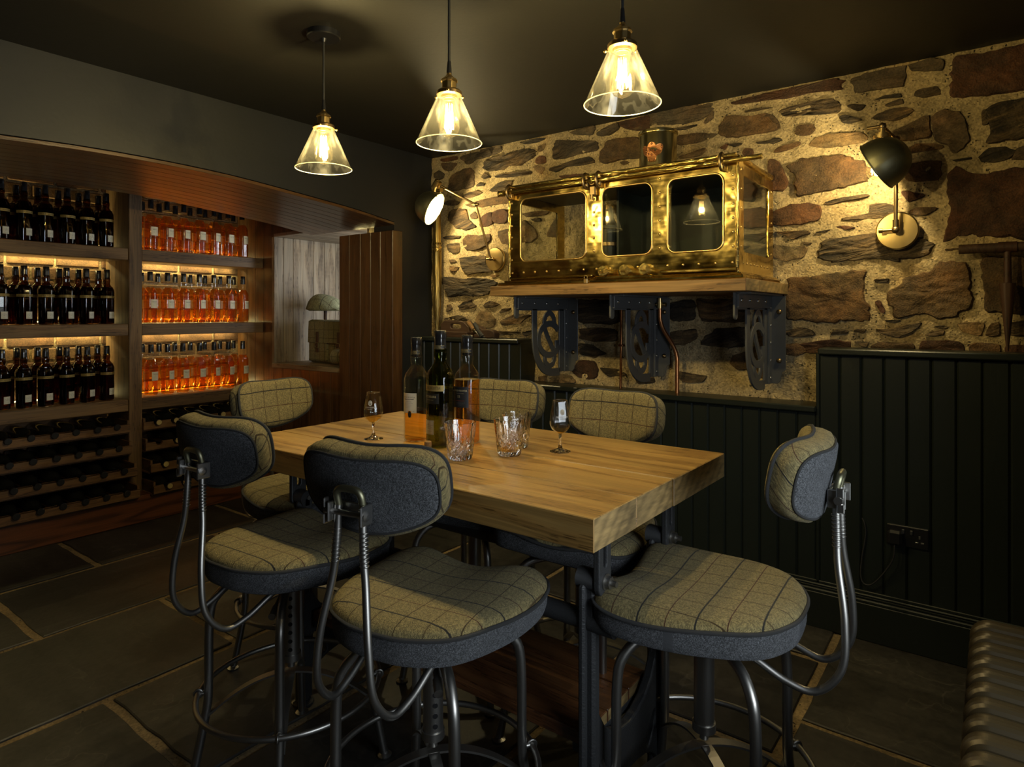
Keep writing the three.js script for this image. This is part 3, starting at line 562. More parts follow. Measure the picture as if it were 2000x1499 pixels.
stone('brown', -1931, 1602, -1899, 1601, -1849, 1558, -1830, 1513, -1874, 1493, -1931, 1500);
stone('brown', -1774, 1527, -1744, 1583, -1714, 1608, -1684, 1590, -1681, 1508, -1765, 1514);
stone('brown', -1928, 1643, -1852, 1649, -1765, 1641, -1790, 1625, -1899, 1625);
stone('schist', -1871, 1609, -1821, 1613, -1811, 1596, -1852, 1597);

// tongue-and-groove panelling in black-green paint: high at both ends, a low run with a ledge between
const PZ = -2.525;
function panelRun(x0, x1, top, ledgeBack, name) {
  const g = structGroup(name), n = Math.round((x1 - x0) / 0.0665), w = (x1 - x0) / n;
  for (let i = 0; i < n; i++) put('board', boxAt(x0 + i * w + 0.0006, x0 + (i + 1) * w - 0.0006, 0.1, top - 0.022, PZ - 0.018, PZ, 0.0055, 'y'), M.panel, g);
  put('cap', boxAt(x0 - 0.0, x1 + 0.0, top - 0.022, top, ledgeBack, PZ + 0.022, 0.004), M.panel, g);
  return g;
}
const panL = panelRun(XL, -1.853, 1.008, -2.68, 'panelling_left');
put('end_board', boxAt(-1.868, -1.850, 0.1, 0.99, -2.68, PZ + 0.001, 0.003, 'y'), M.panel, panL);
panelRun(-1.850, -0.520, 0.797, -2.70, 'panelling_middle');
const panR = panelRun(-0.512, XR, 1.008, -2.66, 'panelling_right');
put('end_board', boxAt(-0.521, -0.508, 0.1, 0.99, -2.68, PZ + 0.004, 0.003, 'y'), M.panel, panR);
const skirt = structGroup('baseboard_back');
put('board', boxAt(XL, XR, 0, 0.128, PZ - 0.01, PZ + 0.016, 0.002), M.panel, skirt);
put('moulding', [boxAt(XL, XR, 0.126, 0.140, PZ - 0.01, PZ + 0.012, 0.004), boxAt(XL, XR, 0.140, 0.150, PZ - 0.01, PZ + 0.007, 0.003), boxAt(XL, XR, 0.150, 0.158, PZ - 0.01, PZ + 0.010, 0.003), boxAt(XL, XR, 0.158, 0.168, PZ - 0.01, PZ + 0.004, 0.002)], M.panel, skirt);

// right wall with a deep window above the radiator, and the wall behind the camera
{
  const wz0 = -1.20, wz1 = -0.22, wy0 = 0.66, wy1 = 1.36, g = extrude((() => { const s = pathShape([[-ZF - 0.15, 0], [3.0, 0], [3.0, CEIL], [-ZF - 0.15, CEIL]]); s.holes.push(new THREE.Path([[-wz1, wy0], [-wz0, wy0], [-wz0, wy1], [-wz1, wy1]].map(([a, b]) => new THREE.Vector2(a, b)))); return s; })(), 0.42);
  g.rotateY(Math.PI / 2); g.translate(XR, 0, 0); struct('wall_right', uvMetres(g, 'z'), M.darkWall);
  const w = structGroup('window_2'), x = 0.70;
  put('window_frame', [boxAt(x - 0.03, x, wy0, wy1, wz0, wz0 + 0.05, 0.004, 'y'), boxAt(x - 0.03, x, wy0, wy1, wz1 - 0.05, wz1, 0.004, 'y'), boxAt(x - 0.03, x, wy0, wy0 + 0.05, wz0, wz1, 0.004, 'z'), boxAt(x - 0.03, x, wy1 - 0.05, wy1, wz0, wz1, 0.004, 'z'), boxAt(x - 0.025, x, wy0, wy1, -0.725, -0.695, 0.004, 'y')], M.white, w);
  for (const [a, b] of [[wz0 + 0.05, -0.725], [-0.695, wz1 - 0.05]]) put('pane', boxAt(x - 0.014, x - 0.010, wy0 + 0.05, wy1 - 0.05, a, b, 0), M.glass, w);
  put('sill', boxAt(XR - 0.03, x - 0.03, wy0 - 0.025, wy0, wz0 + 0.001, wz1 - 0.001, 0.004, 'z'), M.panel, w);
}
struct('wall_front', boxAt(XL - 0.3, XR + 0.6, 0, CEIL, ZF, ZF + 0.15, 0), M.darkWall);

// ------------------------------------------------------------------ bottle shelving in the recess
const SX = -3.80, SHELF = [0.662, 1.077, 1.492];            // front plane of the shelves, heights of the three shelf tops
const unit = thing('shelving_unit', 'built-in oak shelving with two bays, lit shelves and bottle racks below', 'shelves', [0, 0, 0]);
{
  const bays = [[-1.547, ZN - 0.02], [ZJ + 0.005, -1.616]];
  put('post', boxAt(SX - 0.30, SX + 0.004, 0.145, 1.86, -1.616, -1.547, 0.003, 'y'), M.fasciaOak, unit);
  for (const [z0, z1] of bays) for (const y of SHELF) {
    const s = put('shelf', boxAt(XN + 0.045, SX - 0.03, y - 0.06, y, z0, z1, 0.002, 'z'), M.darkOak, unit);
    put('fascia', boxAt(SX - 0.03, SX, y - 0.064, y + 0.001, z0, z1, 0.003, 'z'), M.fasciaOak, s);
  }
  put('side_panel', boxAt(XN + 0.02, SX - 0.004, 0.1, 1.88, ZN - 0.02, ZN - 0.001, 0.002, 'y'), M.darkOak, unit);
  put('plinth', boxAt(-4.0, -3.70, 0, 0.146, ZJ + 0.005, ZN - 0.02, 0.004, 'z'), M.plinth, unit);
  put('backboard', boxAt(-4.10, -4.085, 0.146, 0.60, ZJ + 0.005, ZN - 0.02, 0.001, 'z'), M.rackWood, unit);
  // LED strips behind the two upper shelves of each bay, shining on the brick below and through the gap on the bottles above
  for (const [z0, z1] of bays) for (const [y, up] of [[SHELF[2], true], [SHELF[1], true], [SHELF[0], false]]) {
    const zc = (Math.max(z0, -2.34) + z1) / 2, len = z1 - Math.max(z0, -2.34) - 0.04;
    if (up || true) {
      put('led_strip', cbox(0.008, 0.006, len, 0.001, XN + 0.034, y - 0.002, zc, 'z'), M.led, unit);
      rectLight(LEDC, POWER.led, len, 0.012, [XN + 0.030, y + 0.004, zc], [XN + 0.06, y + 0.3, zc], 'shelf_led_up');
    }
    if (y > 0.7) {
      put('led_strip', cbox(0.008, 0.006, len, 0.001, XN + 0.036, y - 0.045, zc, 'z'), M.led, unit);
      rectLight(LEDC, POWER.led, len, 0.012, [XN + 0.030, y - 0.052, zc], [XN + 0.012, y - 0.4, zc], 'shelf_led_down');
    }
  }
}
// racks: stepped trays with a notched front rail
const NOTCH = { left: [-1.478, -1.382, -1.286, -1.19, -1.094, -0.998, -0.902, -0.806], right: [-1.687, -1.78, -1.873, -1.966, -2.06, -2.153, -2.247] };
const RACK = [[0.528, -3.776], [0.416, -3.75], [0.305, -3.69], [0.192, -3.655]];
for (const side of ['left', 'right']) RACK.forEach(([y, x]) => {
  const [z0, z1] = side === 'left' ? [-0.62, -1.547] : [-1.616, ZJ + 0.006], rail = (h0, h1) => {
    const s = new THREE.Shape(), r = 0.018; s.moveTo(-z0, h0); s.lineTo(-z1, h0); s.lineTo(-z1, h1);
    for (const z of [...NOTCH[side]].reverse()) { s.lineTo(-z + r, h1); for (let k = 0; k <= 10; k++) { const a = Math.PI * k / 10; s.lineTo(-z + r * Math.cos(a), h1 - 0.003 - r * Math.sin(a)); } s.lineTo(-z - r, h1); }
    s.lineTo(-z0, h1); s.closePath(); return s;
  };
  const g = extrude(rail(y - 0.042, y), 0.02, 0.001); g.rotateY(Math.PI / 2); g.translate(x - 0.02, 0, 0);
  put('rack_rail', uvMetres(g, 'z'), M.rackWood, unit);
  put('rack_rail', boxAt(-4.06, -4.04, y - 0.03, y - 0.005, Math.min(z0, z1), Math.max(z0, z1), 0.002, 'z'), M.rackWood, unit);
  put('rack_slat', boxAt(-4.06, x - 0.02, y - 0.052, y - 0.042, Math.min(z0, z1), Math.max(z0, z1), 0.001, 'z'), M.rackWood, unit);
  for (const z of side === 'left' ? [-1.545] : [-1.628]) put('rack_side', boxAt(-4.06, x - 0.021, y - 0.042, y + 0.02, z - 0.006, z + 0.006, 0.001, 'x'), M.rackWood, unit);
});

// ------------------------------------------------------------------ bottles
const PROFILE = [[0, 0.004], [0.028, 0.0], [0.0345, 0.003], [0.036, 0.010], [0.036, 0.172], [0.0352, 0.182], [0.031, 0.193], [0.0225, 0.205], [0.0165, 0.214], [0.0155, 0.222], [0.0172, 0.233], [0.0172, 0.244], [0.0140, 0.256], [0.0135, 0.262]];
const inner = (top, k = 0.93) => { const p = PROFILE.filter(([, y]) => y < top).map(([r, y]) => [r * k, Math.max(y, 0.006)]); const last = p[p.length - 1]; p.push([last[0], top], [0, top]); return p; };
function band(r, y0, y1, a0, a1, seg = 16) {                                // a curved label, facing +x at angle 0
  const g = new THREE.CylinderGeometry(r, r, y1 - y0, seg, 1, true, Math.PI / 2 + a0, a1 - a0); g.translate(0, (y0 + y1) / 2, 0);
  const gi = new THREE.CylinderGeometry(r - 0.0004, r - 0.0004, y1 - y0, seg, 1, true, Math.PI / 2 + a0, a1 - a0); gi.translate(0, (y0 + y1) / 2, 0); gi.index.array.reverse(); gi.attributes.normal.array.forEach((q, i, a) => { a[i] = -q; });
  return merge([g, gi]);
}
function print(w, h, draw, opt = {}) {
  const c = document.createElement('canvas'); c.width = w; c.height = h; const x = c.getContext('2d'); draw(x, w, h);
  const t = new THREE.CanvasTexture(c); t.colorSpace = THREE.SRGBColorSpace; t.magFilter = THREE.LinearFilter; return std({ map: t, roughness: 0.55, ...opt });
}
const text = (x, s, px, py, size, col, font = 'serif', align = 'center', weight = '') => { x.fillStyle = col; x.font = `${weight} ${size}px ${font}`; x.textAlign = align; x.fillText(s, px, py); };
// small engraving of a distillery: roofs, a tall chimney, hills
function distillery(x, x0, y0, w, h, col) {
  x.strokeStyle = col; x.fillStyle = col; x.lineWidth = Math.max(1, h / 50);
  const L = (...p) => { x.beginPath(); p.forEach(([a, b], i) => (i ? x.lineTo(x0 + a * w, y0 + b * h) : x.moveTo(x0 + a * w, y0 + b * h))); x.stroke(); };
  L([0, 0.5], [0.12, 0.4], [0.2, 0.45], [0.3, 0.3], [0.45, 0.42], [0.6, 0.34], [0.8, 0.46], [1, 0.38]);
  L([0.05, 0.9], [0.05, 0.62], [0.18, 0.5], [0.3, 0.62], [0.3, 0.9]); L([0.3, 0.62], [0.62, 0.62], [0.7, 0.52], [0.8, 0.62], [0.8, 0.9]);
  L([0.48, 0.62], [0.49, 0.08], [0.53, 0.08], [0.54, 0.62]); L([0, 0.9], [1, 0.9]); L([0.8, 0.7], [0.95, 0.66], [0.95, 0.9]);
  for (let i = 0; i < 6; i++) for (let j = 0; j < 2; j++) x.fillRect(x0 + w * (0.34 + i * 0.045), y0 + h * (0.68 + j * 0.1), w * 0.02, h * 0.05);
}
const L = {
  cream: print(512, 640, (x, w, h) => { x.fillStyle = '#d9d0b4'; x.fillRect(0, 0, w, h); text(x, 'GLEN SCOTIA', w * 0.5, h * 0.25, 66, '#2a2620'); x.fillStyle = '#38322a'; x.fillRect(w * 0.16, h * 0.30, w * 0.68, 22); text(x, 'DOUBLE CASK', w * 0.5, h * 0.333, 22, '#d9d0b4', 'sans-serif'); text(x, 'CAMPBELTOWN', w * 0.5, h * 0.45, 26, '#6a6150'); text(x, 'single malt scotch whisky', w * 0.5, h * 0.52, 24, '#6a6150'); for (let i = 0; i < 4; i++) { x.fillStyle = '#8a806a'; x.fillRect(w * 0.2, h * (0.58 + i * 0.05), w * (0.6 - 0.08 * i), 3); } text(x, '70cl', w * 0.82, h * 0.93, 24, '#4a4438'); }),
  scotia: print(512, 96, (x, w, h) => { x.fillStyle = '#8d7a45'; x.fillRect(0, 0, w, h); x.fillStyle = '#a8955a'; x.fillRect(0, 4, w, 4); x.fillRect(0, h - 8, w, 4); text(x, 'GLEN SCOTIA', w / 2, h * 0.68, 58, '#1c180c'); }, { metalness: 0.4 }),
  victoriana: print(512, 200, (x, w, h) => { x.fillStyle = '#10110c'; x.fillRect(0, 0, w, h); text(x, 'VICTORIANA', w / 2, h * 0.42, 60, '#b6a878'); text(x, 'CASK STRENGTH MALT', w / 2, h * 0.68, 24, '#8d8258', 'sans-serif'); }),
  stamp: print(320, 400, (x, w, h) => { x.fillStyle = '#c9c9bd'; x.fillRect(0, 0, w, h); x.strokeStyle = '#54544c'; x.lineWidth = 5; x.strokeRect(14, 14, w - 28, h - 28); distillery(x, 30, 60, w - 60, h * 0.5, '#3c3c36'); for (let i = 0; i < 3; i++) { x.fillStyle = '#6d6d64'; x.fillRect(50, h * (0.74 + i * 0.06), w - 100 - i * 40, 5); } }),
  fifteen: print(512, 640, (x, w, h) => { x.fillStyle = '#12151a'; x.fillRect(0, 0, w, h); text(x, 'GLEN SCOTIA', w / 2, h * 0.22, 66, '#c0b48a'); text(x, 'SINGLE MALT WHISKY', w / 2, h * 0.33, 26, '#8d8468', 'sans-serif'); text(x, '15', w * 0.42, h * 0.52, 92, '#b9a878'); x.fillStyle = '#7a3524'; x.fillRect(w * 0.16, h * 0.66, w * 0.62, 10); for (let i = 0; i < 3; i++) { x.fillStyle = '#6e6a5a'; x.fillRect(w * 0.16, h * (0.76 + i * 0.06), w * (0.66 - 0.1 * i), 4); } }),
  cap: print(512, 64, (x, w, h) => { x.fillStyle = '#121210'; x.fillRect(0, 0, w, h); text(x, 'GLEN SCOTIA', w / 2, h * 0.74, 48, '#b09c62'); x.fillStyle = '#8d7a45'; x.fillRect(0, 0, w, 5); x.fillRect(0, h - 5, w, 5); }),
  skyline: (() => { const c = document.createElement('canvas'); c.width = 512; c.height = 256; const x = c.getContext('2d'); x.clearRect(0, 0, 512, 256); distillery(x, 10, 6, 245, 230, '#4a3418'); distillery(x, 256, 12, 245, 225, '#4a3418'); const t = new THREE.CanvasTexture(c); t.colorSpace = THREE.SRGBColorSpace; t.magFilter = THREE.LinearFilter; return std({ map: t, transparent: true, roughness: 0.7 }); })(),
};
const amberGlass = phys({ color: lin(0.98, 0.64, 0.20), transmission: 1, thickness: 0, roughness: 0.03, ior: 1.5 });
const darkGlass = phys({ color: lin(0.30, 0.17, 0.05), transmission: 1, thickness: 0, roughness: 0.04, ior: 1.5 });
const liquidAmber = phys({ color: lin(0.93, 0.55, 0.15), transmission: 0.98, thickness: 0, roughness: 0.10, ior: 1.34 });
const wineGlass = phys({ color: lin(0.012, 0.012, 0.010), roughness: 0.12, clearcoat: 1, clearcoatRoughness: 0.05 });
const capG = lathe([[0, 0.296], [0.0132, 0.296], [0.0146, 0.293], [0.0148, 0.272], [0.0150, 0.245], [0, 0.245]], 20);
const shelfBody = lathe(PROFILE, 24);
function shelfBottle(kind, label, group) {
  const o = thing('whisky_bottle', label, 'bottle', [0, 0, 0], 0, group), amber = kind === 'amber';
  put('glass_body', shelfBody, amber ? M.glass : darkGlass, o);
  if (amber) put('liquid', lathe(inner(0.208, 0.95), 24), liquidAmber, o); else put('liquid', lathe(inner(0.2, 0.95), 20), darkGlass, o);
  put('capsule', capG, M.blackGloss, o);
  if (amber) { put('label', band(0.0364, 0.088, 0.138, -0.25, 1.15), L.cream, o); put('printed_skyline', band(0.0363, 0.006, 0.074, -1.5, 1.5, 24), L.skyline, o); }
  else { put('neck_label', band(0.0364, 0.140, 0.153, -1.3, 1.3), L.scotia, o); put('label', band(0.0364, 0.03, 0.066, -0.05, 0.85), L.stamp, o); }
  return o;
}
{
  const rows = [['bottom', SHELF[0]], ['middle', SHELF[1]], ['top', SHELF[2]]], ZL = [-1.466, -1.371, -1.278, -1.184, -1.091, -1.0, -0.906, -0.812], ZRt = [0, 1, 2, 3, 4, 5, 6].map((k) => -1.694 - 0.0938 * k);
  let dark, amber;
  for (const [name, y] of rows) for (const [depth, x] of [['front', -3.875], ['back', -3.985]]) {
    ZL.forEach((z, i) => {
      const label = `dark whisky bottle, ${depth} row, ${name} shelf of the left bay, ${['first', 'second', 'third', 'fourth', 'fifth', 'sixth', 'seventh', 'eighth'][i]} from the post`, p = [x + rr(-0.004, 0.004), y + 0.001, z + rr(-0.004, 0.004)], t = rr(-0.12, 0.12);
      if (!dark) { dark = shelfBottle('dark', label, 'dark whisky bottles on the left bay shelves'); dark.position.set(...p); dark.rotation.y = t; } else copyOf(dark, label, p, t);
    });
    ZRt.forEach((z, i) => {
      const label = `amber whisky bottle, ${depth} row, ${name} shelf of the right bay, ${['first', 'second', 'third', 'fourth', 'fifth', 'sixth', 'seventh'][i]} from the post`, p = [x + rr(-0.004, 0.004), y + 0.001, z + rr(-0.003, 0.003)], t = rr(-0.12, 0.12);
      if (!amber) { amber = shelfBottle('amber', label, 'amber whisky bottles on the right bay shelves'); amber.position.set(...p); amber.rotation.y = t; } else copyOf(amber, label, p, t);
    });
  }
}
// wine bottles lying in the racks, necks towards the room
const WINE = [[0, 0], [0.030, 0], [0.0365, 0.006], [0.0372, 0.02], [0.0372, 0.185], [0.034, 0.205], [0.022, 0.228], [0.0155, 0.245], [0.0145, 0.30], [0.0155, 0.302], [0.0155, 0.31], [0, 0.31]];
function wineBottle(cap, label, group) {
  const o = thing('wine_bottle', label, 'bottle', [0, 0, 0], 0, group), lay = (g) => { g.rotateZ(-Math.PI / 2); return g; };
  put('glass_body', lay(lathe(WINE, 20)), wineGlass, o);
  put('capsule', lay(lathe([[0.0150, 0.25], [0.0153, 0.30], [0.0163, 0.303], [0.0163, 0.3105], [0.0145, 0.312], [0, 0.312]], 18)), M.black, o);
  if (cap === 'gold') put('cap_disc', lay(lathe([[0.0148, 0.311], [0.0140, 0.3135], [0, 0.3135]], 18)), std({ color: lin(0.50, 0.40, 0.17), metalness: 0.3, roughness: 0.5 }), o);
  return o;
}
{
  let gold, plain; const nth = ['first', 'second', 'third', 'fourth', 'fifth', 'sixth', 'seventh', 'eighth'], row = ['top', 'second', 'third', 'lowest'];
  RACK.forEach(([y, x], r) => {
    NOTCH.left.slice(0, 8).forEach((z, i) => { const label = `black-capped wine bottle, ${row[r]} row of the left rack, ${nth[i]} from the post`, p = [x - 0.297 + rr(-0.006, 0.006), y - 0.005, z]; if (!plain) { plain = wineBottle('black', label, 'black-capped wine bottles in the left rack'); plain.position.set(...p); } else copyOf(plain, label, p); });
    NOTCH.right.forEach((z, i) => { if (r && i === 0 && r < 2) return; const label = `gold-capped wine bottle, ${row[r]} row of the right rack, ${nth[i]} from the post`, p = [x - 0.285 + rr(-0.008, 0.008), y - 0.005, z]; if (!gold) { gold = wineBottle('gold', label, 'gold-capped wine bottles in the right rack'); gold.position.set(...p); } else copyOf(gold, label, p); });
  });
}

// ------------------------------------------------------------------ things on the deep window sill
{
  // tweed satchel, turned a little, leather straps over the flap
  const t = thing('satchel', 'grey checked tweed satchel with leather straps standing on the window sill', 'bag', [-3.335, WY0 + 0.001, -2.565], -0.06);
  const body = extrude(roundRect(0.46, 0.26, 0.03, 0.03, 0.13), 0.11, 0.014, 8, 3); body.translate(0, 0, -0.055); put('body', uvMetres(body, 'x'), M.bagCloth, t);
  const flapPts = []; for (let i = 0; i <= 10; i++) { const a = i / 10; flapPts.push([0.062 + 0.004 * Math.sin(a * 3), 0.272 - a * 0.145]); }
  const side = pathShape([[-0.06, 0.258], [-0.055, 0.272], [0.04, 0.276], [0.062, 0.266], [0.068, 0.13], [0.063, 0.128], [0.056, 0.255], [0.04, 0.262], [-0.05, 0.259]]);
  const flap = extrude(side, 0.465, 0.002); flap.rotateY(-Math.PI / 2); flap.translate(0.265, 0, 0); put('flap', uvMetres(flap, 'x'), M.bagCloth, t);
  for (const x of [-0.09, 0.14]) { const s = put('strap', [boxAt(x - 0.014, x + 0.014, 0.07, 0.20, 0.066, 0.071, 0.001, 'y'), boxAt(x - 0.017, x + 0.017, 0.11, 0.125, 0.068, 0.0745, 0.001)], M.leather, t); put('buckle', [boxAt(x - 0.019, x + 0.019, 0.128, 0.132, 0.070, 0.075, 0.0008), boxAt(x - 0.019, x + 0.019, 0.098, 0.102, 0.070, 0.075, 0.0008), boxAt(x - 0.019, x - 0.015, 0.098, 0.132, 0.070, 0.075, 0.0008), boxAt(x + 0.015, x + 0.019, 0.098, 0.132, 0.070, 0.075, 0.0008)], M.antique, s); }
  put('pocket', uvMetres(extrude(roundRect(0.20, 0.12, 0.02, -0.09, 0.075), 0.016, 0.005, 6, 2).translate(0, 0, 0.05), 'x'), M.bagCloth, t);
  put('trim', [boxAt(-0.206, -0.196, 0.01, 0.25, -0.054, 0.056, 0.003, 'y')], M.leather, t);
  put('shoulder_strap', tube([[-0.205, 0.235, 0], [-0.222, 0.215, 0.01], [-0.224, 0.17, 0.012], [-0.212, 0.13, 0.008], [-0.205, 0.11, 0]], 0.006, 20, 6), M.leather, t);
}
{
  // rolled blanket: a spiral of cloth seen from its end
  const t = thing('rolled_blanket', 'pale rolled tweed blanket lying on the sill in front of the satchel', 'blanket', [-3.147, WY0 + 0.059, -2.430], 0.0);
  const o = [], inn = []; const N = 110, turns = 3.2; for (let i = 0; i <= N; i++) { const a = i / N * turns * 2 * Math.PI, r = 0.012 + 0.046 * i / N; o.push([Math.cos(a) * r, Math.sin(a) * r]); inn.push([Math.cos(a) * Math.max(0.003, r - 0.0105), Math.sin(a) * Math.max(0.003, r - 0.0105)]); }
  const g = extrude(pathShape([...o, ...inn.reverse()]), 0.27, 0.002, 4); g.rotateY(Math.PI / 2); put('cloth', uvMetres(g, 'x'), M.blanket, t);
}
{
  // flat cap on a turned wooden stand
  const t = thing('hat_stand', 'slim dark wooden stand behind the satchel holding a flat cap', 'hat stand', [-3.475, WY0, -2.60]);
  put('foot', lathe([[0, 0], [0.06, 0], [0.06, 0.012], [0.02, 0.022], [0, 0.022]], 24), M.oldWood, t);
  put('stem', lathe([[0.011, 0.02], [0.009, 0.2], [0.012, 0.35], [0.03, 0.365], [0.035, 0.38], [0, 0.39]], 16), M.oldWood, t);
  const c = thing('flat_cap', 'pale green-grey tweed flat cap resting on the wooden stand in the window', 'cap', [-3.475, WY0 + 0.345, -2.60], 0.35), n = 40, pos = [], idx = [], uv = [], R = 9;
  for (let r = 0; r <= R; r++) for (let i = 0; i < n; i++) {
    const a = i / n * 2 * Math.PI, q = r / R, fx = 0.128 + 0.018 * Math.max(0, Math.cos(a)), fz = 0.112, x = Math.cos(a) * fx * q, z = Math.sin(a) * fz * q;
    const fold = 0.004 * Math.sin(a * 9 + 2) * step(0.6, 1, q), y = 0.094 * Math.pow(Math.max(0, 1 - Math.pow(q, 2.6)), 0.75) * (1 - 0.28 * Math.cos(a) * q) + fold;
    pos.push(x, y, z); uv.push(x, z);
  }
  for (let i = 0; i < n; i++) { const a = i / n * 2 * Math.PI; pos.push(Math.cos(a) * 0.105, -0.012, Math.sin(a) * 0.09); uv.push(Math.cos(a) * 0.1, Math.sin(a) * 0.09 + 0.3); }
  for (let r = 0; r <= R; r++) for (let i = 0; i < n; i++) { const a = r * n + i, b = r * n + (i + 1) % n; idx.push(a, b, a + n, b, b + n, a + n); }
  const g = new THREE.BufferGeometry(); g.setAttribute('position', new THREE.Float32BufferAttribute(pos, 3)); g.setAttribute('uv', new THREE.Float32BufferAttribute(uv, 2)); g.setIndex(idx); g.computeVertexNormals();
  put('crown', g, M.capCloth, c);
  const pk = new THREE.Shape(); pk.absellipse(0, 0, 0.055, 0.075, -Math.PI / 2, Math.PI / 2); const peak = extrude(pk, 0.008, 0.003, 12, 2); peak.rotateX(-Math.PI / 2); peak.rotateZ(-0.25); peak.translate(0.105, -0.004, 0); put('peak', uvMetres(peak, 'x'), M.capCloth, c);
}

// ------------------------------------------------------------------ table
function endGrain(g, axis = 'x') {                              // two material groups: long grain, then end grain
  g = g.index ? g.toNonIndexed() : g; const n = g.attributes.normal, a = [[], []], k = axis === 'x' ? 'getX' : 'getZ';
  for (let t = 0; t < n.count; t += 3) a[Math.abs(n[k](t)) > 0.9 ? 1 : 0].push(t, t + 1, t + 2);
  g.setIndex([...a[0], ...a[1]]); g.addGroup(0, a[0].length, 0); g.addGroup(a[0].length, a[1].length, 1); return g;
}
const TOP = 0.78;
const table = thing('dining_table', 'thick oak plank table on dark cast-iron legs with a lower wooden shelf', 'table', [0, 0, 0]);
for (const [z0, z1, x0, x1] of [[-1.1228, -0.9605, -1.716, -0.5485], [-1.2945, -1.1245, -1.716, -0.549], [-1.6145, -1.2985, -1.718, -0.5465]])
  put('plank', endGrain(boxAt(x0, x1, TOP - 0.0595, TOP, z0, z1, 0.0016)), [M.tableOak, M.tableEnd], table);
{
  const frame = (x) => {
    const s = Math.sign(x + 1.13), zf = -1.126, zb = -1.448;
    const outline = new THREE.Shape();
    outline.moveTo(-zf + 0.016, 0.012); outline.lineTo(-zf + 0.016, 0.06); outline.bezierCurveTo(-zf + 0.03, 0.15, -zb - 0.03, 0.15, -zb - 0.016, 0.06); outline.lineTo(-zb - 0.016, 0.012); outline.lineTo(-zb, 0.012);
    outline.lineTo(-zb, 0.36); outline.lineTo(-zb - 0.016, 0.36); outline.bezierCurveTo(-zb - 0.03, 0.19, -zf + 0.03, 0.19, -zf + 0.016, 0.36); outline.lineTo(-zf, 0.36); outline.lineTo(-zf, 0.012); outline.closePath();
    for (const [c, d] of [[-zf + 0.05, 1], [-zb - 0.05, -1]]) { const h = new THREE.Path(); h.absellipse(c, 0.160, 0.014, 0.042, 0, Math.PI * 2, false, d * 0.5); outline.holes.push(h); }
    const g = extrude(outline, 0.022, 0.004, 10, 2); g.rotateY(Math.PI / 2); g.translate(x - 0.011, 0, 0); put('brace', g, M.iron, table);
    for (const z of [zf, zb]) {
      const leg = put('leg', [cbox(0.040, 0.59, 0.026, 0.006, x, 0.307, z, 'y'), cbox(0.016, 0.58, 0.05, 0.005, x - s * 0.004, 0.302, z, 'y'), rod([x - 0.02, 0.598, z], [x + 0.02, 0.598, z], 0.0215, 20), lathe([[0, 0], [0.03, 0], [0.03, 0.006], [0.012, 0.016], [0, 0.016]], 20).translate(x, 0, z)], M.iron, table);
      const plate = roundRect(0.050, 0.152, 0.024, -z + 0.002, 0.646), slot = roundRect(0.012, 0.070, 0.0059, -z + 0.002, 0.664); plate.holes.push(holeOf(slot));
      const pg = extrude(plate, 0.014, 0.003, 8, 2); pg.rotateY(Math.PI / 2); pg.translate(x + s * 0.030 - 0.007, 0, 0); put('slotted_plate', pg, M.iron, table);
      put('bolt', [rod([x - s * 0.025, 0.600, z - 0.002], [x + s * 0.062, 0.600, z - 0.002], 0.006, 10), rod([x + s * 0.038, 0.600, z - 0.002], [x + s * 0.050, 0.600, z - 0.002], 0.0125, 6), rod([x + s * 0.037, 0.600, z - 0.002], [x + s * 0.040, 0.600, z - 0.002], 0.016, 16)], M.steel, leg);
      put('top_bracket', boxAt(x + s * 0.03 - 0.05, x + s * 0.03 + 0.02, TOP - 0.068, TOP - 0.0595, z - 0.045, z + 0.03, 0.002), M.iron, table);
    }
  };
  frame(-0.655); frame(-1.608);
  for (const [z, y, r, a, b] of [[-1.126, 0.514, 0.020, -1.675, -0.594], [-1.425, 0.504, 0.022, -1.675, -0.590]]) put('stretcher_pipe', rod([a, y, z], [b, y, z], r, 20), M.iron, table);
  for (const x of [-1.12]) put('hanger', [boxAt(x - 0.010, x + 0.010, 0.505, TOP - 0.06, -1.433, -1.417, 0.002, 'y'), boxAt(x - 0.03, x + 0.03, TOP - 0.068, TOP - 0.0595, -1.455, -1.395, 0.002)], M.iron, table);
  for (const [z0, z1] of [[-1.240, -1.142], [-1.340, -1.243], [-1.436, -1.343]]) put('lower_shelf_board', endGrain(boxAt(-1.585, -0.675, 0.240, 0.268, z0, z1, 0.002)), [M.undershelf, M.tableEnd], table);
  for (const x of [-0.69, -1.57]) put('shelf_bearer', boxAt(x - 0.015, x + 0.015, 0.222, 0.240, -1.436, -1.142, 0.002, 'z'), M.iron, table);
}

// ------------------------------------------------------------------ on the table
function tableBottle(label, pos, k, glass, liquid, level, build, group) {
  const o = thing('whisky_bottle', label, 'bottle', pos, -Math.PI / 2 + 0.06, group);
  put('glass_body', lathe(PROFILE, 56).scale(k, k, k), glass, o);
  put('liquid', lathe(inner(level), 48).scale(k, k, k), liquid, o);
  build(o, k); return o;
}
const sc = (g, k) => g.scale(k, k, k);
const stopper = (o, k, y0) => {
  put('capsule', sc(lathe([[0.0141, 0.240], [0.0152, 0.242], [0.0156, 0.262], [0.0150, 0.264], [0.0150, 0.276]], 40), k), M.blackGloss, o);
  put('stopper', sc(lathe([[0, 0.2765], [0.0158, 0.2765], [0.0162, 0.279], [0.0162, 0.294], [0.0150, 0.2965], [0, 0.2965]], 40), k), M.blackGloss, o);
  put('capsule_print', sc(band(0.01585, 0.2495, 0.2585, -1.4, 1.4, 20), k), L.cap, o);
};
const clearGreen = phys({ color: lin(0.42, 0.47, 0.12), transmission: 1, thickness: 0, roughness: 0.02, ior: 1.5 });
const greenLiquid = phys({ color: lin(0.62, 0.52, 0.10), transmission: 1, thickness: 0, roughness: 0.03, ior: 1.34 });
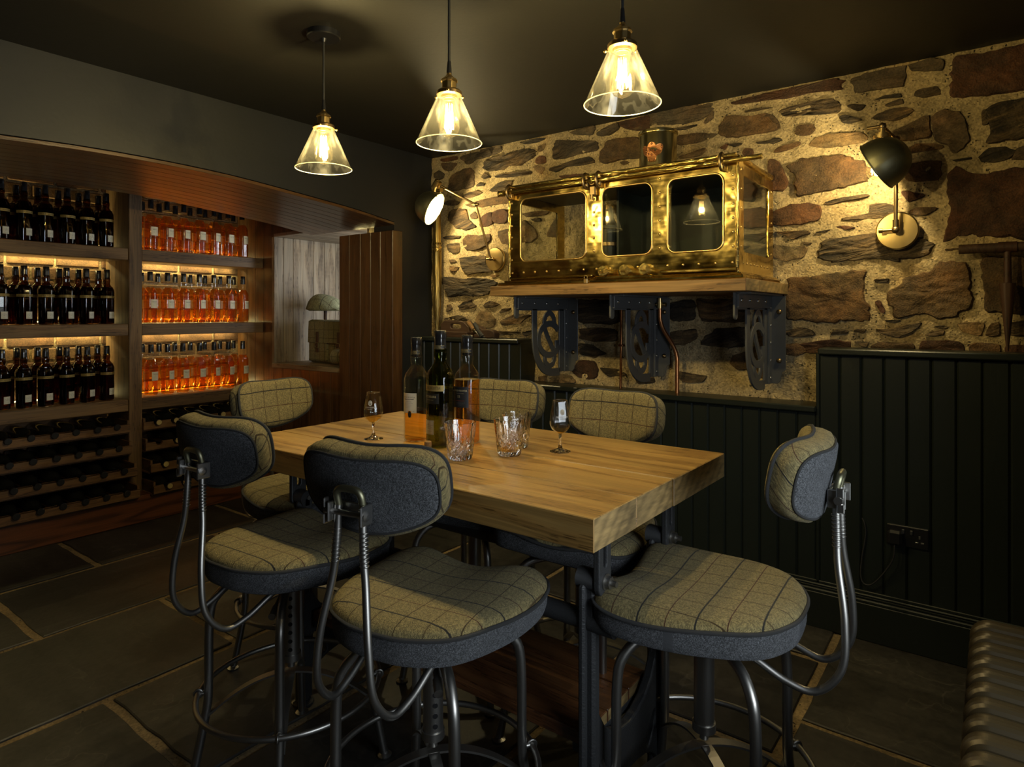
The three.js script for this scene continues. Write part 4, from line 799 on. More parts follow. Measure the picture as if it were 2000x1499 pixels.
tableBottle('half-full clear whisky bottle with cream label, leftmost of three on the table', [-1.283, TOP, -1.262], 0.965, M.glass, M.whisky, 0.090, (o, k) => {
  stopper(o, k); put('label', sc(band(0.0363, 0.084, 0.140, -0.62, 0.75, 24), k), L.cream, o);
  const seal = sc(band(0.0365, 0.071, 0.090, 0.03, 0.33, 8), k); put('seal', seal, print(96, 96, (x, w, h) => { x.fillStyle = '#c88a2c'; x.fillRect(0, 0, w, h); x.fillStyle = '#1c1a18'; x.beginPath(); x.arc(w / 2, h / 2, w * 0.48, 0, 7); x.fill(); }), o);
});
tableBottle('dark green whisky bottle with gold lettering, middle of three on the table', [-1.182, TOP, -1.251], 1.035, clearGreen, greenLiquid, 0.15, (o, k) => {
  stopper(o, k); put('neck_band', sc(band(0.0363, 0.144, 0.159, -1.0, 0.95, 24), k), L.scotia, o); put('label', sc(band(0.0363, 0.112, 0.138, -0.9, 0.6, 24), k), L.victoriana, o); put('picture_label', sc(band(0.0363, 0.034, 0.070, -0.72, 0.22, 16), k), L.stamp, o);
});
tableBottle('amber-filled clear whisky bottle with black label, rightmost of three on the table', [-1.147, TOP, -1.32], 0.99, M.glass, M.whiskyDeep, 0.176, (o, k) => {
  stopper(o, k); put('label', sc(band(0.0363, 0.102, 0.158, -0.62, 0.75, 24), k), L.fifteen, o); 
});
const etch = (draw) => { const c = document.createElement('canvas'); c.width = 256; c.height = 256; const x = c.getContext('2d'); x.clearRect(0, 0, 256, 256); draw(x); const t = new THREE.CanvasTexture(c); t.colorSpace = THREE.SRGBColorSpace; t.magFilter = THREE.LinearFilter; return std({ map: t, transparent: true, roughness: 0.7 }); };
const glassLogo = etch((x) => { x.fillStyle = 'rgba(225,225,215,0.85)'; x.beginPath(); x.arc(128, 88, 52, 0, 7); x.fill(); x.strokeStyle = 'rgba(40,40,30,0.9)'; x.lineWidth = 7; x.beginPath(); x.arc(128, 80, 28, 0.3, 5.2); x.stroke(); x.beginPath(); x.arc(132, 100, 20, 3.6, 9); x.stroke(); text(x, 'GLEN SCOTIA', 128, 184, 38, 'rgba(230,230,220,0.9)'); text(x, 'MALT WHISKY', 128, 214, 17, 'rgba(230,230,220,0.8)', 'sans-serif'); });
function copita(label, pos, turn, level) {
  const o = thing('nosing_glass', label, 'glass', pos, turn, 'stemmed nosing glasses on the table'), W = [[0.0045, 0.045], [0.013, 0.050], [0.0215, 0.058], [0.0262, 0.068], [0.0268, 0.076], [0.0255, 0.090], [0.0225, 0.108], [0.0182, 0.131]];
  put('bowl', lathe(W, 48, 1.2), M.glass, o);
  put('foot', lathe([[0, 0], [0.0262, 0], [0.0265, 0.0016], [0.014, 0.005], [0.0062, 0.010], [0.0040, 0.018], [0.0036, 0.034], [0.0046, 0.043], [0, 0.0445]], 40, 1.2), M.crystal, o);
  put('rim', new THREE.TorusGeometry(0.0182, 0.0005, 6, 48).rotateX(Math.PI / 2).translate(0, 0.131, 0), M.crystal, o);
  const w = W.filter(([, y]) => y < level).map(([r, y]) => [r * 0.96, y + 0.0006]); w.push([w[w.length - 1][0] * 1.06, level], [0, level]); put('whisky', lathe(w, 40, 1), phys({ color: lin(0.98, 0.80, 0.36), transmission: 1, thickness: 0, roughness: 0.03, ior: 1.34 }), o);
  const g = band(0.0262, 0.080, 0.116, -0.62, 0.62, 16), p = g.attributes.position; for (let i = 0; i < p.count; i++) { const y = p.getY(i), r = mixn(0.0270, 0.0214, (y - 0.080) / 0.036), a = Math.atan2(p.getZ(i), p.getX(i)); p.setX(i, Math.cos(a) * (r + 0.0003)); p.setZ(i, Math.sin(a) * (r + 0.0003)); }
  put('etched_logo', g, glassLogo, o); return o;
}
copita('stemmed nosing glass with a little whisky, standing left of the bottles', [-1.395, TOP, -1.205], -1.1, 0.064);
copita('stemmed nosing glass with a little whisky, standing right of the cut tumblers', [-0.887, TOP, -1.381], -0.75, 0.064);
const tumblerG = (() => {
  const N = 96, K = 26, H2 = 0.090, pos = [], idx = [], ro = (y) => 0.0285 + 0.0105 * Math.pow(y / H2, 0.85), prof = [];
  for (let k = 0; k <= K; k++) prof.push([k / K * H2, 'o']); for (let k = 0; k <= 10; k++) prof.push([H2 - k / 10 * (H2 - 0.012), 'i']);
  const ring = (y, side) => { for (let i = 0; i < N; i++) { const a = i / N * 2 * Math.PI; let r = ro(y); if (side === 'i') r -= 0.0032 + 0.001 * (1 - y / H2); else { const f = 1 - step(0.040, 0.062, y), up = step(0.036, 0.045, y) * (1 - step(0.060, 0.078, y)); const d1 = Math.abs((((a * 12 / (2 * Math.PI) + y / 0.020) % 1) + 1) % 1 - 0.5) * 2, d2 = Math.abs((((a * 12 / (2 * Math.PI) - y / 0.020) % 1) + 1) % 1 - 0.5) * 2; r -= 0.0022 * f * Math.max(step(0.55, 1, d1), step(0.55, 1, d2)); const v = Math.abs((((a * 12 / (2 * Math.PI)) % 1) + 1) % 1 - 0.5) * 2; r -= 0.0016 * up * step(0.35, 1, v); if (y < 0.004) r -= 0.003 * (1 - y / 0.004); } pos.push(Math.cos(a) * r, y, Math.sin(a) * r); } };
  prof.forEach(([y, s]) => ring(y, s)); const R = prof.length, b0 = pos.length / 3; pos.push(0, 0.0005, 0, 0, 0.012, 0);
  for (let k = 0; k < R - 1; k++) for (let i = 0; i < N; i++) { const a = k * N + i, b = k * N + (i + 1) % N; idx.push(a, a + N, b, b, a + N, b + N); }
  for (let i = 0; i < N; i++) { idx.push(b0, i, (i + 1) % N); idx.push(b0 + 1, (R - 1) * N + (i + 1) % N, (R - 1) * N + i); }
  const g = new THREE.BufferGeometry(); g.setAttribute('position', new THREE.Float32BufferAttribute(pos, 3)); g.setIndex(idx); return toCreasedNormals(g, 0.5);
})();
function tumbler(label, pos, turn, drink) {
  const o = thing('whisky_tumbler', label, 'glass', pos, turn, 'cut crystal tumblers on the table'); put('cut_glass', tumblerG, M.crystal, o);
  if (drink) put('whisky', lathe([[0, 0.0125], [0.0252, 0.0126], [0.0262, 0.021], [0, 0.021]], 32), phys({ color: lin(0.98, 0.82, 0.42), transmission: 1, thickness: 0, roughness: 0.02, ior: 1.34 }), o); return o;
}
tumbler('cut crystal tumbler in front of the three bottles', [-1.035, TOP + 0.0003, -1.165], 0.3, false);
tumbler('cut crystal tumbler with a sip of whisky, front one of the overlapping pair', [-0.967, TOP + 0.0003, -1.272], 0.1, true);
tumbler('cut crystal tumbler half hidden behind the other of the overlapping pair', [-1.006, TOP + 0.0003, -1.356], 0.2, false);
{
  const o = thing('cork_stopper', 'bottle cork standing on its black cap on the table', 'cork', [-1.15, TOP, -1.172]);
  put('cap', lathe([[0, 0], [0.0118, 0], [0.0125, 0.001], [0.0125, 0.0085], [0.0118, 0.0095], [0, 0.0095]], 28), M.blackGloss, o);
  put('cork', lathe([[0.0088, 0.0095], [0.0092, 0.022], [0.0088, 0.0268], [0.0070, 0.0285], [0, 0.029]], 24), M.cork, o);
}

// ------------------------------------------------------------------ upholstered industrial stools: origin on the floor under the seat, sitter faces -z
function loft(ringsPts, capA, capB) {                              // closed rings of equal length joined into one skin
  const pos = [], idx = [], n = ringsPts[0].length; ringsPts.forEach((r) => r.forEach((p) => pos.push(...p)));
  for (let k = 0; k < ringsPts.length - 1; k++) for (let i = 0; i < n; i++) { const a = k * n + i, b = k * n + (i + 1) % n; idx.push(a, a + n, b, b, a + n, b + n); }
  const cap = (k, flip) => { const c = pos.length / 3, m = [0, 0, 0]; ringsPts[k].forEach((p) => p.forEach((q, j) => { m[j] += q / n; })); pos.push(...m); for (let i = 0; i < n; i++) idx.push(c, k * n + (flip ? (i + 1) % n : i), k * n + (flip ? i : (i + 1) % n)); };
  if (capA) cap(0, false); if (capB) cap(ringsPts.length - 1, true);
  const g = new THREE.BufferGeometry(); g.setAttribute('position', new THREE.Float32BufferAttribute(pos, 3)); g.setIndex(idx); g.computeVertexNormals(); return g;
}
const planar = (g, f) => { const p = g.attributes.position, uv = new Float32Array(p.count * 2); for (let i = 0; i < p.count; i++) { const [u, v] = f(p.getX(i), p.getY(i), p.getZ(i)); uv[i * 2] = u; uv[i * 2 + 1] = v; } g.setAttribute('uv', new THREE.BufferAttribute(uv, 2)); return g; };
const SEAT_N = 72, seatLine = (() => {
  const c = new THREE.CatmullRomCurve3([[-0.205, -0.150], [-0.165, -0.186], [-0.08, -0.183], [0, -0.178], [0.08, -0.183], [0.165, -0.186], [0.205, -0.150], [0.214, -0.06], [0.197, 0.05], [0.150, 0.150], [0.075, 0.195], [0, 0.204], [-0.075, 0.195], [-0.150, 0.150], [-0.197, 0.05], [-0.214, -0.06]].map(([x, z]) => V(x * 0.94, 0, z * 0.94)), true, 'catmullrom', 0.5);
  return c.getSpacedPoints(SEAT_N).slice(0, SEAT_N);
})();
const saddle = (x, z) => 0.560 + 0.011 * step(0.06, -0.19, z) * -Math.cos(Math.min(1, Math.abs(x) / 0.2) * 2 * Math.PI * 0.62) - 0.012 * step(0.1, 0.22, Math.abs(x)) * step(0.1, -0.1, z) + 0.006 * step(-0.1, 0.2, z);
function seatRing(k, lift, drop) { return seatLine.map((p) => { const x = p.x * k, z = p.z * k; return [x, (drop === undefined ? saddle(x, z) + lift : drop + 0.35 * (saddle(p.x, p.z) - 0.560)), z]; }); }
const seatTop = planar(loft([seatRing(1.0, 0), seatRing(0.985, 0.009), seatRing(0.95, 0.016), seatRing(0.86, 0.021), seatRing(0.7, 0.022), seatRing(0.5, 0.021), seatRing(0.3, 0.020), seatRing(0.12, 0.020)], false, true), (x, y, z) => [z + 0.3, x + 0.3]);
const seatPiping = new THREE.TubeGeometry(new THREE.CatmullRomCurve3(seatRing(1.004, 0.001).map((p) => V(...p)), true), 144, 0.0042, 6, true);
// smooth normals for the felt side band (welded before uv)
const smoothSide = (() => { const g = loft([seatRing(0.93, 0, 0.511), seatRing(0.975, 0, 0.516), seatRing(0.99, 0, 0.527), seatRing(0.997, -0.012), seatRing(1.0, 0)], true, false); const p = g.attributes.position; return planar(g, (x, y, z) => [Math.atan2(z, x) * 0.2, y]); })();

const BACK = { w: 0.335, h: 0.150, R: 0.36, y: 0.824, z: 0.235, tilt: -0.17 };
function backPoint(s, t, off) {                                    // s across, t up, off towards the sitter (-z)
  const a = s / BACK.R, r = BACK.R - off, x = Math.sin(a) * r, z = -(BACK.R - Math.cos(a) * r) , ct = Math.cos(BACK.tilt), st = Math.sin(BACK.tilt);
  const zz = z, yy = t; return [x, BACK.y + yy * ct + zz * st, BACK.z - yy * st + zz * ct];
}
const BN = 64, backLine = Array.from({ length: BN }, (_, i) => { const a = i / BN * 2 * Math.PI, e = 2 / 3.4, c = Math.cos(a), s = Math.sin(a), up = s > 0 ? 1 : 1; let x = Math.sign(c) * Math.pow(Math.abs(c), e) * BACK.w / 2, y = Math.sign(s) * Math.pow(Math.abs(s), e) * BACK.h / 2 * up; y += 0.010 * Math.cos(x / (BACK.w / 2) * Math.PI) * (s > 0 ? -0.4 : -1) ; return [x, y]; });
const backRing = (k, off, ky = k) => backLine.map(([x, y]) => backPoint(x * k, y * ky, off));
const FRONT = 0.050;
const backFront = planar(loft([backRing(1.0, FRONT - 0.006), backRing(0.985, FRONT + 0.003), backRing(0.93, FRONT + 0.009), backRing(0.8, FRONT + 0.012), backRing(0.6, FRONT + 0.012), backRing(0.35, FRONT + 0.011), backRing(0.12, FRONT + 0.011)].reverse().reverse(), false, true), (x, y, z) => [y + 0.1, x + 0.3]);
const backGusset = planar(loft([backRing(0.91, 0.004, 0.84), backRing(0.975, 0.010, 0.955), backRing(1.0, 0.024), backRing(1.0, FRONT - 0.006)], false, false), (x, y, z) => [z * 1.2 + y, x + 0.3]);
const backPanel = planar(loft([backRing(0.12, -0.003), backRing(0.5, -0.003), backRing(0.76, -0.002), backRing(0.88, 0.001, 0.80), backRing(0.91, 0.004, 0.84)], true, false), (x, y, z) => [x, y]);
const pipeOf = (ring, r) => new THREE.TubeGeometry(new THREE.CatmullRomCurve3(ring.map((p) => V(...p)), true), 128, r, 6, true);
const backPipe = pipeOf(backRing(1.006, FRONT - 0.005), 0.0038), backPipe2 = pipeOf(backRing(0.916, 0.004, 0.848), 0.0026);

const legPath = [[0.035, 0.476], [0.10, 0.478], [0.150, 0.467], [0.182, 0.430], [0.190, 0.37], [0.191, 0.24], [0.195, 0.175], [0.226, 0.012]];
function legGeo(ang) { const g = tube(legPath.map(([r, y]) => [r * Math.cos(ang), y, r * Math.sin(ang)]), 0.0105, 40, 10, false, 0.4); const foot = lathe([[0, 0], [0.017, 0], [0.018, 0.004], [0.010, 0.010], [0.008, 0.018], [0, 0.018]], 16).translate(0.228 * Math.cos(ang), 0, 0.228 * Math.sin(ang)); return merge([g, foot]); }
function makeStool(label) {
  const o = thing('stool', label, 'stool', [0, 0, 0], 0), up = [];
  const seat = put('seat', seatTop, M.tweed, o); put('side_band', smoothSide, M.felt, seat); put('piping', seatPiping, M.piping, seat);
  const back = put('backrest', backFront, M.tweed, o); put('gusset', backGusset, M.tweed, back); put('back_panel', backPanel, M.felt, back); put('piping', backPipe, M.piping, back); put('piping', backPipe2, M.piping, back);
  // support rods: from under the seat out behind it and up to the backrest clamp
  const [cx, cy, cz] = backPoint(0, -0.026, -0.010);
  for (const s of [-1, 1]) {
    put('support_rod', tube([[s * 0.070, 0.503, 0.02], [s * 0.073, 0.494, 0.10], [s * 0.070, 0.462, 0.170], [s * 0.065, 0.456, 0.222], [s * 0.060, 0.505, 0.262], [s * 0.052, 0.585, 0.266], [s * 0.036, 0.68, 0.253], [s * 0.029, 0.735, cz + 0.010], [s * 0.026, cy + 0.01, cz + 0.008]], 0.0068, 64, 10), M.steel, o);
    const ribs = []; for (let i = 0; i < 9; i++) { const y = 0.712 + i * 0.0068; ribs.push(new THREE.TorusGeometry(0.0068, 0.0016, 5, 12).rotateX(Math.PI / 2).translate(s * (0.0315 - 0.0035 * i / 9), y, cz + 0.010 - 0.002 * i / 9)); } put('notches', ribs, M.steel, o);
  }
  const clamp_ = put('clamp', [cbox(0.070, 0.027, 0.004, 0.0015, cx, cy, cz - 0.004), cbox(0.004, 0.034, 0.030, 0.0015, cx - 0.035, cy, cz + 0.010), cbox(0.004, 0.034, 0.030, 0.0015, cx + 0.035, cy, cz + 0.010), rod([cx - 0.042, cy, cz + 0.014], [cx + 0.042, cy, cz + 0.014], 0.0052, 12), lathe([[0, 0], [0.009, 0], [0.009, 0.003], [0.004, 0.006], [0, 0.006]], 16).rotateZ(-Math.PI / 2).translate(cx + 0.037, cy, cz + 0.014)], M.brightSteel, o);
  put('wing_nut', [rod([cx - 0.048, cy, cz + 0.014], [cx - 0.037, cy, cz + 0.014], 0.0075, 12), cbox(0.004, 0.018, 0.013, 0.0018, cx - 0.045, cy + 0.014, cz + 0.017), cbox(0.004, 0.018, 0.013, 0.0018, cx - 0.045, cy - 0.013, cz + 0.018)], M.brightSteel, clamp_);
  put('handle', tube([[cx - 0.026, cy + 0.004, cz + 0.006], [cx - 0.026, cy + 0.030, cz + 0.012], [cx - 0.017, cy + 0.040, cz + 0.014], [cx + 0.017, cy + 0.040, cz + 0.014], [cx + 0.026, cy + 0.030, cz + 0.012], [cx + 0.026, cy + 0.004, cz + 0.006]], 0.0062, 40, 10, false, 0.4), M.antique, o);
  for (let k = 0; k < 4; k++) put('leg', legGeo(Math.PI / 4 + k * Math.PI / 2), M.steel, o);
  put('seat_plate', [boxAt(-0.11, 0.11, 0.503, 0.512, -0.10, 0.10, 0.002), rod([0, 0.455, 0], [0, 0.504, 0], 0.034, 24), boxAt(-0.05, 0.05, 0.470, 0.482, -0.05, 0.05, 0.003)], M.steel, o);
  const col = [rod([0, 0.282, 0], [0, 0.470, 0], 0.0205, 28), rod([0, 0.274, 0], [0, 0.290, 0], 0.0235, 28), rod([0, 0.256, 0], [0, 0.276, 0], 0.009, 12)]; const column = put('column', col, M.steel, o);
  const holes = []; for (let i = 0; i < 7; i++) holes.push(rod([0.0150, 0.305 + i * 0.021, 0.0142], [0.0154, 0.305 + i * 0.021, 0.0146], 0.0052, 12)); put('column_hole', holes, M.black, column);
  put('lever', [rod([0.02, 0.474, 0.03], [0.080, 0.456, 0.105], 0.0065, 12), rod([0.075, 0.4575, 0.099], [0.096, 0.451, 0.126], 0.0085, 12)], M.steel, o);
  put('foot_ring', new THREE.TorusGeometry(0.214, 0.0068, 10, 80).rotateX(Math.PI / 2).translate(0, 0.212, 0), M.steel, o);
  for (let k = 0; k < 4; k++) { const a = Math.PI / 4 + k * Math.PI / 2; put('ring_clip', [rod([0.190 * Math.cos(a), 0.212, 0.190 * Math.sin(a)], [0.216 * Math.cos(a), 0.212, 0.216 * Math.sin(a)], 0.0055, 8), new THREE.TorusGeometry(0.0095, 0.003, 6, 14).rotateY(-a).translate(0.214 * Math.cos(a), 0.212, 0.214 * Math.sin(a))], M.steel, o); }
  for (const a of [Math.PI / 4, 3 * Math.PI / 4]) { const pts = []; for (let i = 0; i <= 14; i++) { const t = -1 + 2 * i / 14; pts.push([t * 0.190, 0.245 - 0.085 * t * t]); } const g = extrude(strokeShape(pts, 0.0045, 28), 0.022); g.translate(0, 0, -0.011); g.rotateY(-a); put('strap', g, M.steel, o); }
  return o;
}
const stool0 = makeStool('tweed stool nearest the camera, middle of the near table side, its back to us');
function placeStool(first, label, x, z, turn) { if (first) { stool0.position.set(x, 0, z); stool0.rotation.y = turn; return stool0; } return copyOf(stool0, label, [x, 0, z], turn); }
placeStool(true, '', -0.912, -0.944, 0.18);
placeStool(false, 'tweed stool at the left of the near table side, its back to us', -1.400, -0.945, 0.065);
placeStool(false, 'tweed stool at the right table end, whole seat in view, backrest side-on', -0.481, -1.297, Math.PI / 2 + 0.05);
placeStool(false, 'tweed stool at the left table end, backrest in front of the bottle racks', -1.79, -1.27, -Math.PI / 2 + 0.05);
placeStool(false, 'tweed stool on the far table side, half hidden behind the whisky bottles', -1.32, -1.555, Math.PI + 0.12);
placeStool(false, 'tweed stool on the far table side, right of the whisky bottles', -0.892, -1.502, Math.PI);

// ------------------------------------------------------------------ wall shelf, its brackets, and the brass spirit safe on it
{
  const t = thing('wall_shelf', 'thick pale oak shelf on three iron brackets carrying the brass cabinet', 'shelf', [0, 0, 0]);
  const X0 = -1.708, X1 = -0.645, Y0 = 1.207, Y1 = 1.248;
  for (const [z0, z1] of [[-2.262, -2.112], [-2.540, -2.2625], [-2.640, -2.5405]]) put('plank', endGrain(boxAt(X0, X1, Y0, Y1, z0, z1, 0.002)), [M.shelfOak, M.tableEnd], t);
}
function bracket(label, x) {
  const o = thing('shelf_bracket', label, 'bracket', [x, 1.205, -2.635], 0, null); delete o.userData.group;
  const side = (g) => { g.rotateY(-Math.PI / 2); return g; };                      // shape x = distance from the wall, y = down from the shelf
  const th = 0.008, at = (g, dx = 0) => { g.translate(dx, 0, 0); return g; };
  const arm = new THREE.Shape(); arm.moveTo(0.0, 0); arm.lineTo(0.435, 0); arm.lineTo(0.435, -0.070); arm.absarc(0.420, -0.078, 0.015, 0, -Math.PI, true); arm.lineTo(0.405, -0.058); arm.lineTo(0.0, -0.058); arm.closePath();
  put('arm', at(side(extrude(arm, th, 0.001))), M.bracket, o);
  const spine = pathShape([[0.02, -0.05], [0.085, -0.05], [0.085, -0.345], [0.02, -0.345]]); put('spine', at(side(extrude(spine, th, 0.001))), M.bracket, o);
  put('curve', at(side(extrude(strokeShape([[0.285, -0.05], [0.285, -0.15], [0.283, -0.20], [0.268, -0.26], [0.225, -0.315], [0.165, -0.340], [0.08, -0.345]], 0.036, 40), th, 0.001))), M.bracket, o);
  const ring = []; for (let i = 0; i <= 24; i++) { const a = 0.42 + i / 24 * (2 * Math.PI - 1.05); ring.push([0.165 + 0.088 * Math.cos(a + Math.PI), -0.190 + 0.072 * Math.sin(a + Math.PI)]); }
  put('letter_ring', at(side(extrude(strokeShape(ring, 0.028, 60), th, 0.001)), 0.0006), M.bracket, o);
  put('letter_scroll', at(side(extrude(strokeShape([[0.118, -0.125], [0.130, -0.088], [0.162, -0.068], [0.196, -0.085], [0.206, -0.120], [0.190, -0.160], [0.150, -0.215], [0.122, -0.262], [0.134, -0.302], [0.170, -0.312], [0.198, -0.290], [0.200, -0.262]], 0.024, 70), th, 0.001)), -0.0006), M.bracket, o);
  put('letter_bar', at(side(extrude(pathShape([[0.085, -0.196], [0.118, -0.196], [0.118, -0.232], [0.085, -0.232]]), th, 0.001)), 0.0003), M.bracket, o);
  // angle irons: along the arm, and down the spine to the wall
  put('top_angle', [boxAt(0.0002, 0.010, -0.052, -0.001, 0.02, 0.425, 0.001, 'z'), boxAt(0.0, 0.05, -0.005, 0.0015, 0.02, 0.425, 0.001, 'z')], M.bracket, o);
  put('wall_angle', [boxAt(0.0002, 0.009, -0.345, -0.004, 0.018, 0.052, 0.001, 'y'), extrude(pathShape([[0.0, -0.004], [0.060, -0.004], [0.060, -0.29], [0.047, -0.30], [0.040, -0.335], [0.030, -0.345], [0.0, -0.345]]), 0.006, 0.001).translate(0, 0, 0.014)], M.bracket, o);
  const dome = (r) => new THREE.SphereGeometry(r, 12, 6, 0, Math.PI * 2, 0, Math.PI / 2);
  for (let i = 0; i < 4; i++) put('rivet', dome(0.0065).scale(1, 0.7, 1).rotateZ(-Math.PI / 2).translate(0.010, -0.026, 0.395 - i * 0.095), M.rivet, o);
  for (let i = 0; i < 5; i++) put('rivet', dome(0.0055).scale(1, 0.7, 1).rotateZ(-Math.PI / 2).translate(0.009, -0.05 - i * 0.068, 0.036), M.rivet, o);
  for (const y of [-0.065, -0.255]) put('bolt', dome(0.010).scale(1, 0.8, 1).rotateX(Math.PI / 2).translate(0.036, y, 0.020), M.brassDark, o);
  return o;
}
bracket('dark iron scroll bracket under the left end of the wall shelf', -1.642);
bracket('dark iron scroll bracket under the middle of the wall shelf beside the copper pipe', -1.182);
bracket('dark iron scroll bracket under the right end of the wall shelf', -0.708);
{
  const t = thing('brass_spirit_safe', 'riveted polished brass distillery cabinet with three front windows on the wall shelf', 'cabinet', [0, 0, 0]);
  const X0 = -1.652, X1 = -0.690, Y0 = 1.262, Y1 = 1.655, ZF0 = -2.172, ZB0 = -2.60;
  // plinth mouldings
  put('base', [boxAt(-1.690, -0.664, 1.2485, 1.264, -2.60, -2.140, 0.004), boxAt(-1.668, -0.676, 1.264, 1.272, -2.60, -2.156, 0.003)], M.brass, t);
  const front = pathShape([[X0, Y0 + 0.008], [X1, Y0 + 0.008], [X1, Y1], [X0, Y1]]), wins = [[-1.591, -1.2745], [-1.2044, -0.998], [-0.9387, -0.738]], WB = 1.350, WT = 1.612;
  for (const [a, b] of wins) front.holes.push(holeOf(roundRect(b - a, WT - WB, 0.032, (a + b) / 2, (WB + WT) / 2)));
  const fg = extrude(front, 0.008, 0.0015, 10); fg.translate(0, 0, ZF0 - 0.008); put('front_plate', uvMetres(fg, 'x'), M.brass, t);
  const sideHole = roundRect(0.30, WT - WB, 0.012, -(ZF0 + ZB0) / 2 + 0.0, (WB + WT) / 2 - 0.005);
  for (const x of [X0, X1 - 0.008]) { const s = pathShape([[-ZF0, Y0 + 0.008], [-ZB0, Y0 + 0.008], [-ZB0, Y1 - 0.01], [-ZF0, Y1]]); s.holes.push(holeOf(sideHole)); const g = extrude(s, 0.008, 0.0015, 8); g.rotateY(Math.PI / 2); g.translate(x, 0, 0); put('side_plate', uvMetres(g, 'z'), M.brass, t); }
  const sp = boxAt(X1 + 0.0002, X1 + 0.004, Y0 + 0.01, Y1 - 0.002, ZF0 - 0.045, ZF0, 0.001, 'y'); put('corner_strip', [sp, rod([X1 - 0.002, Y0 + 0.01, ZF0], [X1 - 0.002, Y1, ZF0], 0.0055, 14), rod([X0 + 0.002, Y0 + 0.01, ZF0], [X0 + 0.002, Y1, ZF0], 0.0055, 14)], M.brass, t);
  put('top_plate', [boxAt(X0 - 0.008, X1 + 0.008, Y1, Y1 + 0.010, ZB0 + 0.02, ZF0 + 0.008, 0.004), rod([X1 + 0.004, Y1 + 0.004, ZF0 - 0.02], [X1 + 0.004, Y1 - 0.004, ZB0 + 0.04], 0.008, 12)], M.brass, t);
  put('inner_floor', boxAt(X0 + 0.01, X1 - 0.01, Y0 + 0.012, Y0 + 0.020, ZB0, ZF0 - 0.01, 0.001), M.verdigris, t);
  put('inner_divider', boxAt(-1.248, -1.238, Y0 + 0.02, Y1, ZB0 + 0.01, ZF0 - 0.20, 0.001), M.verdigris, t);
  put('back_plate', boxAt(-1.24, X1 - 0.01, Y0 + 0.02, Y1, ZB0, ZB0 + 0.008, 0.001), M.verdigris, t);
  put('top_lining', boxAt(X0 + 0.01, X1 - 0.01, Y1 - 0.012, Y1 - 0.002, ZB0 + 0.02, ZF0 - 0.012, 0.001), M.verdigris, t);
  wins.forEach(([a, b]) => {
    put('window_pane', extrude(roundRect(b - a + 0.012, WT - WB + 0.012, 0.036, (a + b) / 2, (WB + WT) / 2), 0.003, 0, 8).translate(0, 0, ZF0 - 0.013), M.glass, t);
    const pts = roundRect(b - a, WT - WB, 0.032, (a + b) / 2, (WB + WT) / 2).getPoints(10).slice(0, -1).map((p) => V(p.x, p.y, ZF0 + 0.001)); put('window_bead', new THREE.TubeGeometry(new THREE.CatmullRomCurve3(pts, true, 'catmullrom', 0.0), 160, 0.0038, 8, true), M.brassPlain, t);
  });
  for (const x of [X1 - 0.006, X0 + 0.004]) { const g = boxAt(x - 0.001, x + 0.001, WB - 0.01, WT, ZB0 + 0.05, ZF0 - 0.05, 0.0002, 'y'); put('side_pane', g, M.glass, t); }
  // rivets, each a small dome
  const rivetG = new THREE.SphereGeometry(0.0052, 10, 6, 0, Math.PI * 2, 0, Math.PI / 2).scale(1, 0.75, 1).rotateX(Math.PI / 2), rv = (x, y) => { const m = put('rivet', rivetG, M.brassPlain, t); m.position.set(x, y, ZF0); };
  for (let i = 0; i < 17; i++) rv(X0 + 0.018 + i * (X1 - X0 - 0.036) / 16, 1.305);
  for (let i = 0; i < 6; i++) { rv(X0 + 0.014, 1.36 + i * 0.048); rv(-1.240, 1.375 + i * 0.05); rv(-0.969, 1.37 + i * 0.05); rv(X1 - 0.016, 1.36 + i * 0.048); }
  const rivetS = rivetG.clone().scale(0.75, 0.75, 0.75).rotateY(Math.PI / 2), rs = (z, y) => { const m = put('rivet', rivetS, M.brassPlain, t); m.position.set(X1 + 0.0005, y, z); };
  for (let i = 0; i < 9; i++) rs(ZF0 - 0.055 - i * 0.042, 1.306); for (let i = 0; i < 5; i++) { const m = put('rivet', rivetS, M.brassPlain, t); m.position.set(X1 + 0.004, 1.36 + i * 0.065, ZF0 - 0.022); rs(ZB0 + 0.03, 1.36 + i * 0.06); }
  // locking bar through staples along the top edge
  const bar = put('locking_bar', [rod([-1.655, 1.640, -2.142], [-0.602, 1.642, -2.142], 0.0085, 14), rod([-1.672, 1.640, -2.142], [-1.655, 1.640, -2.142], 0.0125, 16), lathe([[0, 0], [0.012, 0.002], [0.013, 0.012], [0.006, 0.018], [0, 0.018]], 14).rotateZ(Math.PI / 2).translate(-1.672, 1.640, -2.142)], M.brass, t);
  put('edge_rail', rod([X0, 1.662, -2.158], [X1, 1.662, -2.158], 0.009, 14), M.brass, bar);
  for (const x of [-1.630, -1.262, -1.205, -0.735]) put('staple', [new THREE.TorusGeometry(0.021, 0.006, 8, 24).rotateY(Math.PI / 2).scale(1, 1.25, 1).translate(x, 1.643, -2.146), boxAt(x - 0.006, x + 0.006, 1.612, 1.66, -2.172, -2.150, 0.003, 'y')], M.brassDark, t);
  put('lock', [boxAt(-1.250, -1.222, 1.585, 1.625, -2.170, -2.150, 0.005), rod([-1.236, 1.59, -2.15], [-1.236, 1.57, -2.15], 0.006, 10), new THREE.TorusGeometry(0.012, 0.0035, 8, 20).translate(-1.236, 1.64, -2.150)], M.brassDark, t);
  // three handles below the windows
  for (const x of [-1.190, -1.101, -1.020]) put('tap_handle', [rod([x, 1.294, -2.172], [x, 1.294, -2.150], 0.021, 22), rod([x, 1.294, -2.150], [x, 1.294, -2.128], 0.009, 14), rod([x - 0.004, 1.294, -2.135], [x + 0.030, 1.292, -2.118], 0.0075, 12, 0.011)], M.brass, t);
